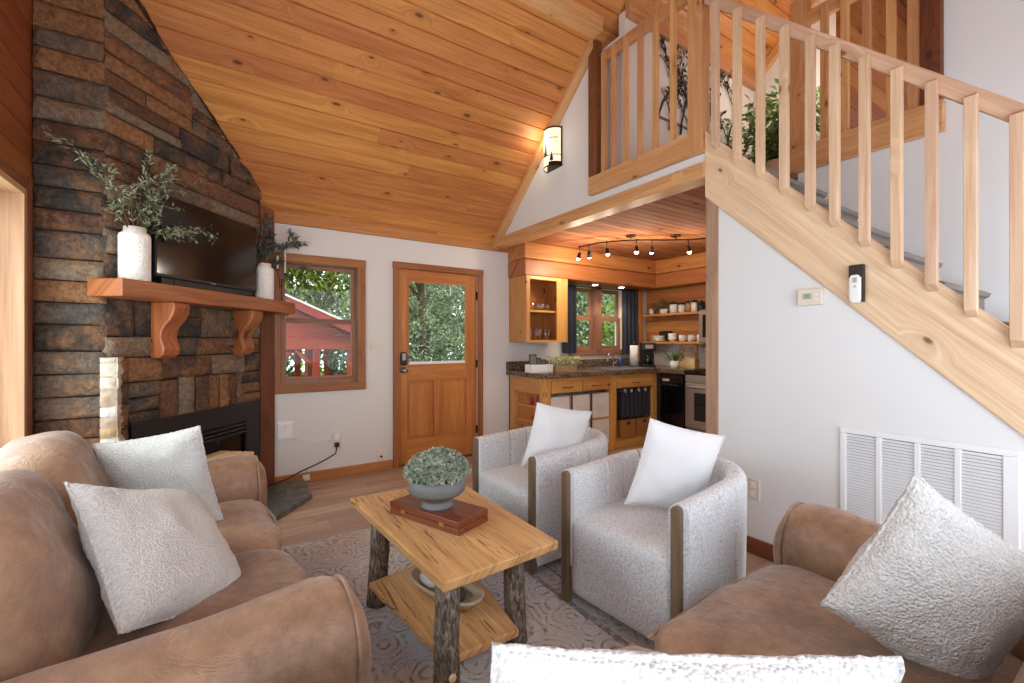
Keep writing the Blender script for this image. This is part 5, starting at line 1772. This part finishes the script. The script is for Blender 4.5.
def tree(x, y, h, r, label, mat, nl, trunk=True, low=.3, sz=.12):
    t = thing('leafy_tree', label, 'tree', (x, y, -.3), 0, 'trees behind the house')
    mb = MB().tube([(0, 0, 0), (U(-.1, .1), U(-.1, .1), h * .4), (U(-.2, .2), 0, h * .9)], [.14, .1, .03], 8)
    lf = MB()
    cl = []
    for i in range(16):
        a = U(0, 6.28); rr = r * math.sqrt(R()) * .8
        cl.append((V((math.cos(a) * rr, math.sin(a) * rr, U(low, 1.0) * h)), U(.35, .6) * r))
    for c, cr_ in cl:
        mb.tube([(0, 0, max(.2, c.z * .7)), tuple(c)], [.04, .012], 5)
        for k in range(nl // 16):
            d = V((U(-1, 1), U(-1, 1), U(-1, 1)))
            if d.length > 1: d.normalize()
            p = c + d * cr_
            lf.leaf(p, (d + V((U(-.6, .6), U(-.6, .6), U(-.8, .3)))), (0, 0, 1), sz * U(.7, 1.4), sz * .55)
    mb.build('trunk', M['trunk'], t)
    lf.build('foliage', mat, t)
tree(3.3, 8.2, 3.6, 1.5, 'pale leafy tree filling the glass of the entry door', M['leafB'], 15000, low=.1, sz=.075)
tree(5.6, 10.2, 4.2, 1.7, 'leafy tree right of the one outside the door', M['leafB'], 4600, low=.1)
tree(.0, 13.2, 5.2, 2.0, 'bright leafy tree left behind the red pavilion', M['leafA'], 7000, low=.1, sz=.15)
tree(2.7, 13.6, 5.4, 2.1, 'bright leafy tree right behind the red pavilion', M['leafA'], 7400, low=.1, sz=.15)
tree(1.2, 16.5, 7.4, 3.2, 'tallest bright tree far beyond the pavilion', M['leafA'], 9000, low=.05, sz=.2)
tree(4.6, 15.0, 6.0, 2.6, 'tree far beyond the entry door glass', M['leafB'], 6000, low=.05, sz=.18)
tree(6.9, 8.2, 3.6, 1.3, 'green tree outside the left kitchen window', M['leafB'], 5200, low=.1)
tree(8.4, 8.0, 2.6, 1.3, 'bright bush outside the right kitchen window', M['leafA'], 5600, low=.1)
tree(11.2, 11.4, 5.2, 2.2, 'tall tree behind the kitchen window bushes', M['leafB'], 5200, low=.1, sz=.16)
tree(8.8, 12.2, 5.2, 2.2, 'tall tree beyond the left kitchen window', M['leafB'], 5000, low=.1, sz=.16)

for x, y, h, lab in ((-3.5, 19, 8, 'leftmost huge tree of the far woodland'), (1.5, 21, 9, 'huge woodland tree far behind the pavilion'), (6, 20, 9, 'huge woodland tree far behind the door'), (11, 19, 9, 'huge woodland tree left of the kitchen view'), (15.5, 16, 9, 'huge woodland tree at the far right')):
    tree(x, y, h, 3.6, lab, M['leafA'] if x < 4 else M['leafB'], 6400, low=.04, sz=.42)

# ================================================================== LIGHT, CAMERA
wd = bpy.data.worlds.new('world')
SC.world = wd
wd.use_nodes = True
nt = wd.node_tree
bg = nt.nodes['Background']
bg.inputs[0].default_value = lin((234, 243, 255))
bg.inputs[1].default_value = 3.4

def light(ty, loc, power, color=(1, 1, 1), size=.05, rot=None, **kw):
    l = bpy.data.lights.new(ty.lower() + '_lamp', ty)
    l.energy = power
    l.color = color
    if ty == 'AREA':
        l.shape = 'RECTANGLE'; l.size = size if not hasattr(size, '__len__') else size[0]; l.size_y = size if not hasattr(size, '__len__') else size[1]
    elif ty != 'SUN':
        l.shadow_soft_size = size
    for k, v in kw.items(): setattr(l, k, v)
    o = bpy.data.objects.new(ty.lower() + '_lamp', l)
    COL.objects.link(o)
    o.location = loc
    if rot: o.rotation_euler = rot
    return o
warm = (1, .86, .68)
for (x, y, z, tl) in heads:
    light('POINT', (x + tl[0] * .06, y + tl[1] * .06, z - .17), 5.6, warm, .04)
for x in (4.13, 4.62):
    light('SPOT', (x, 4.28, 2.03), 14, (1, .88, .7), .03, (0, 0, 0), spot_size=2.2, spot_blend=.6)
light('POINT', (2.60, 3.45, 3.2), 2.0, warm, .08)
light('POINT', (4.3, 1.75, 3.7), 13, (1, .95, .88), .15)  # added fill light to brighten the loft, no fixture behind it
s = light('SUN', (0, 0, 8), 5.0, (1, .95, .86), .02, (math.radians(-9), math.radians(8), 0))
s.data.angle = .03
light('AREA', (-1.15, 2.2, 1.25), 26, (.93, .97, 1), (1.9, 1.6), (0, -math.pi / 2, 0))  # added fill panel outside the left window, boosts its daylight

cam = bpy.data.cameras.new('camera')
cam.sensor_width = 36
cam.lens = 36 * 445.8 / 1024
cam.clip_start = .02
co = bpy.data.objects.new('camera', cam)
COL.objects.link(co)
co.location = (0, 0, 1.30)
co.rotation_euler = (math.pi / 2, 0, math.radians(56.596 - 90))
SC.camera = co
SC.view_settings.view_transform = 'Standard'
SC.view_settings.look = 'None'
SC.view_settings.gamma = 1
SC.view_settings.use_curve_mapping = False
SC.view_settings.exposure = 0.3
SC.cycles.use_denoising = True
SC.cycles.max_bounces = 10
SC.cycles.diffuse_bounces = 6
SC.cycles.transparent_max_bounces = 16
SC.cycles.sample_clamp_indirect = 6
SC.cycles.caustics_reflective = False
SC.cycles.caustics_refractive = False
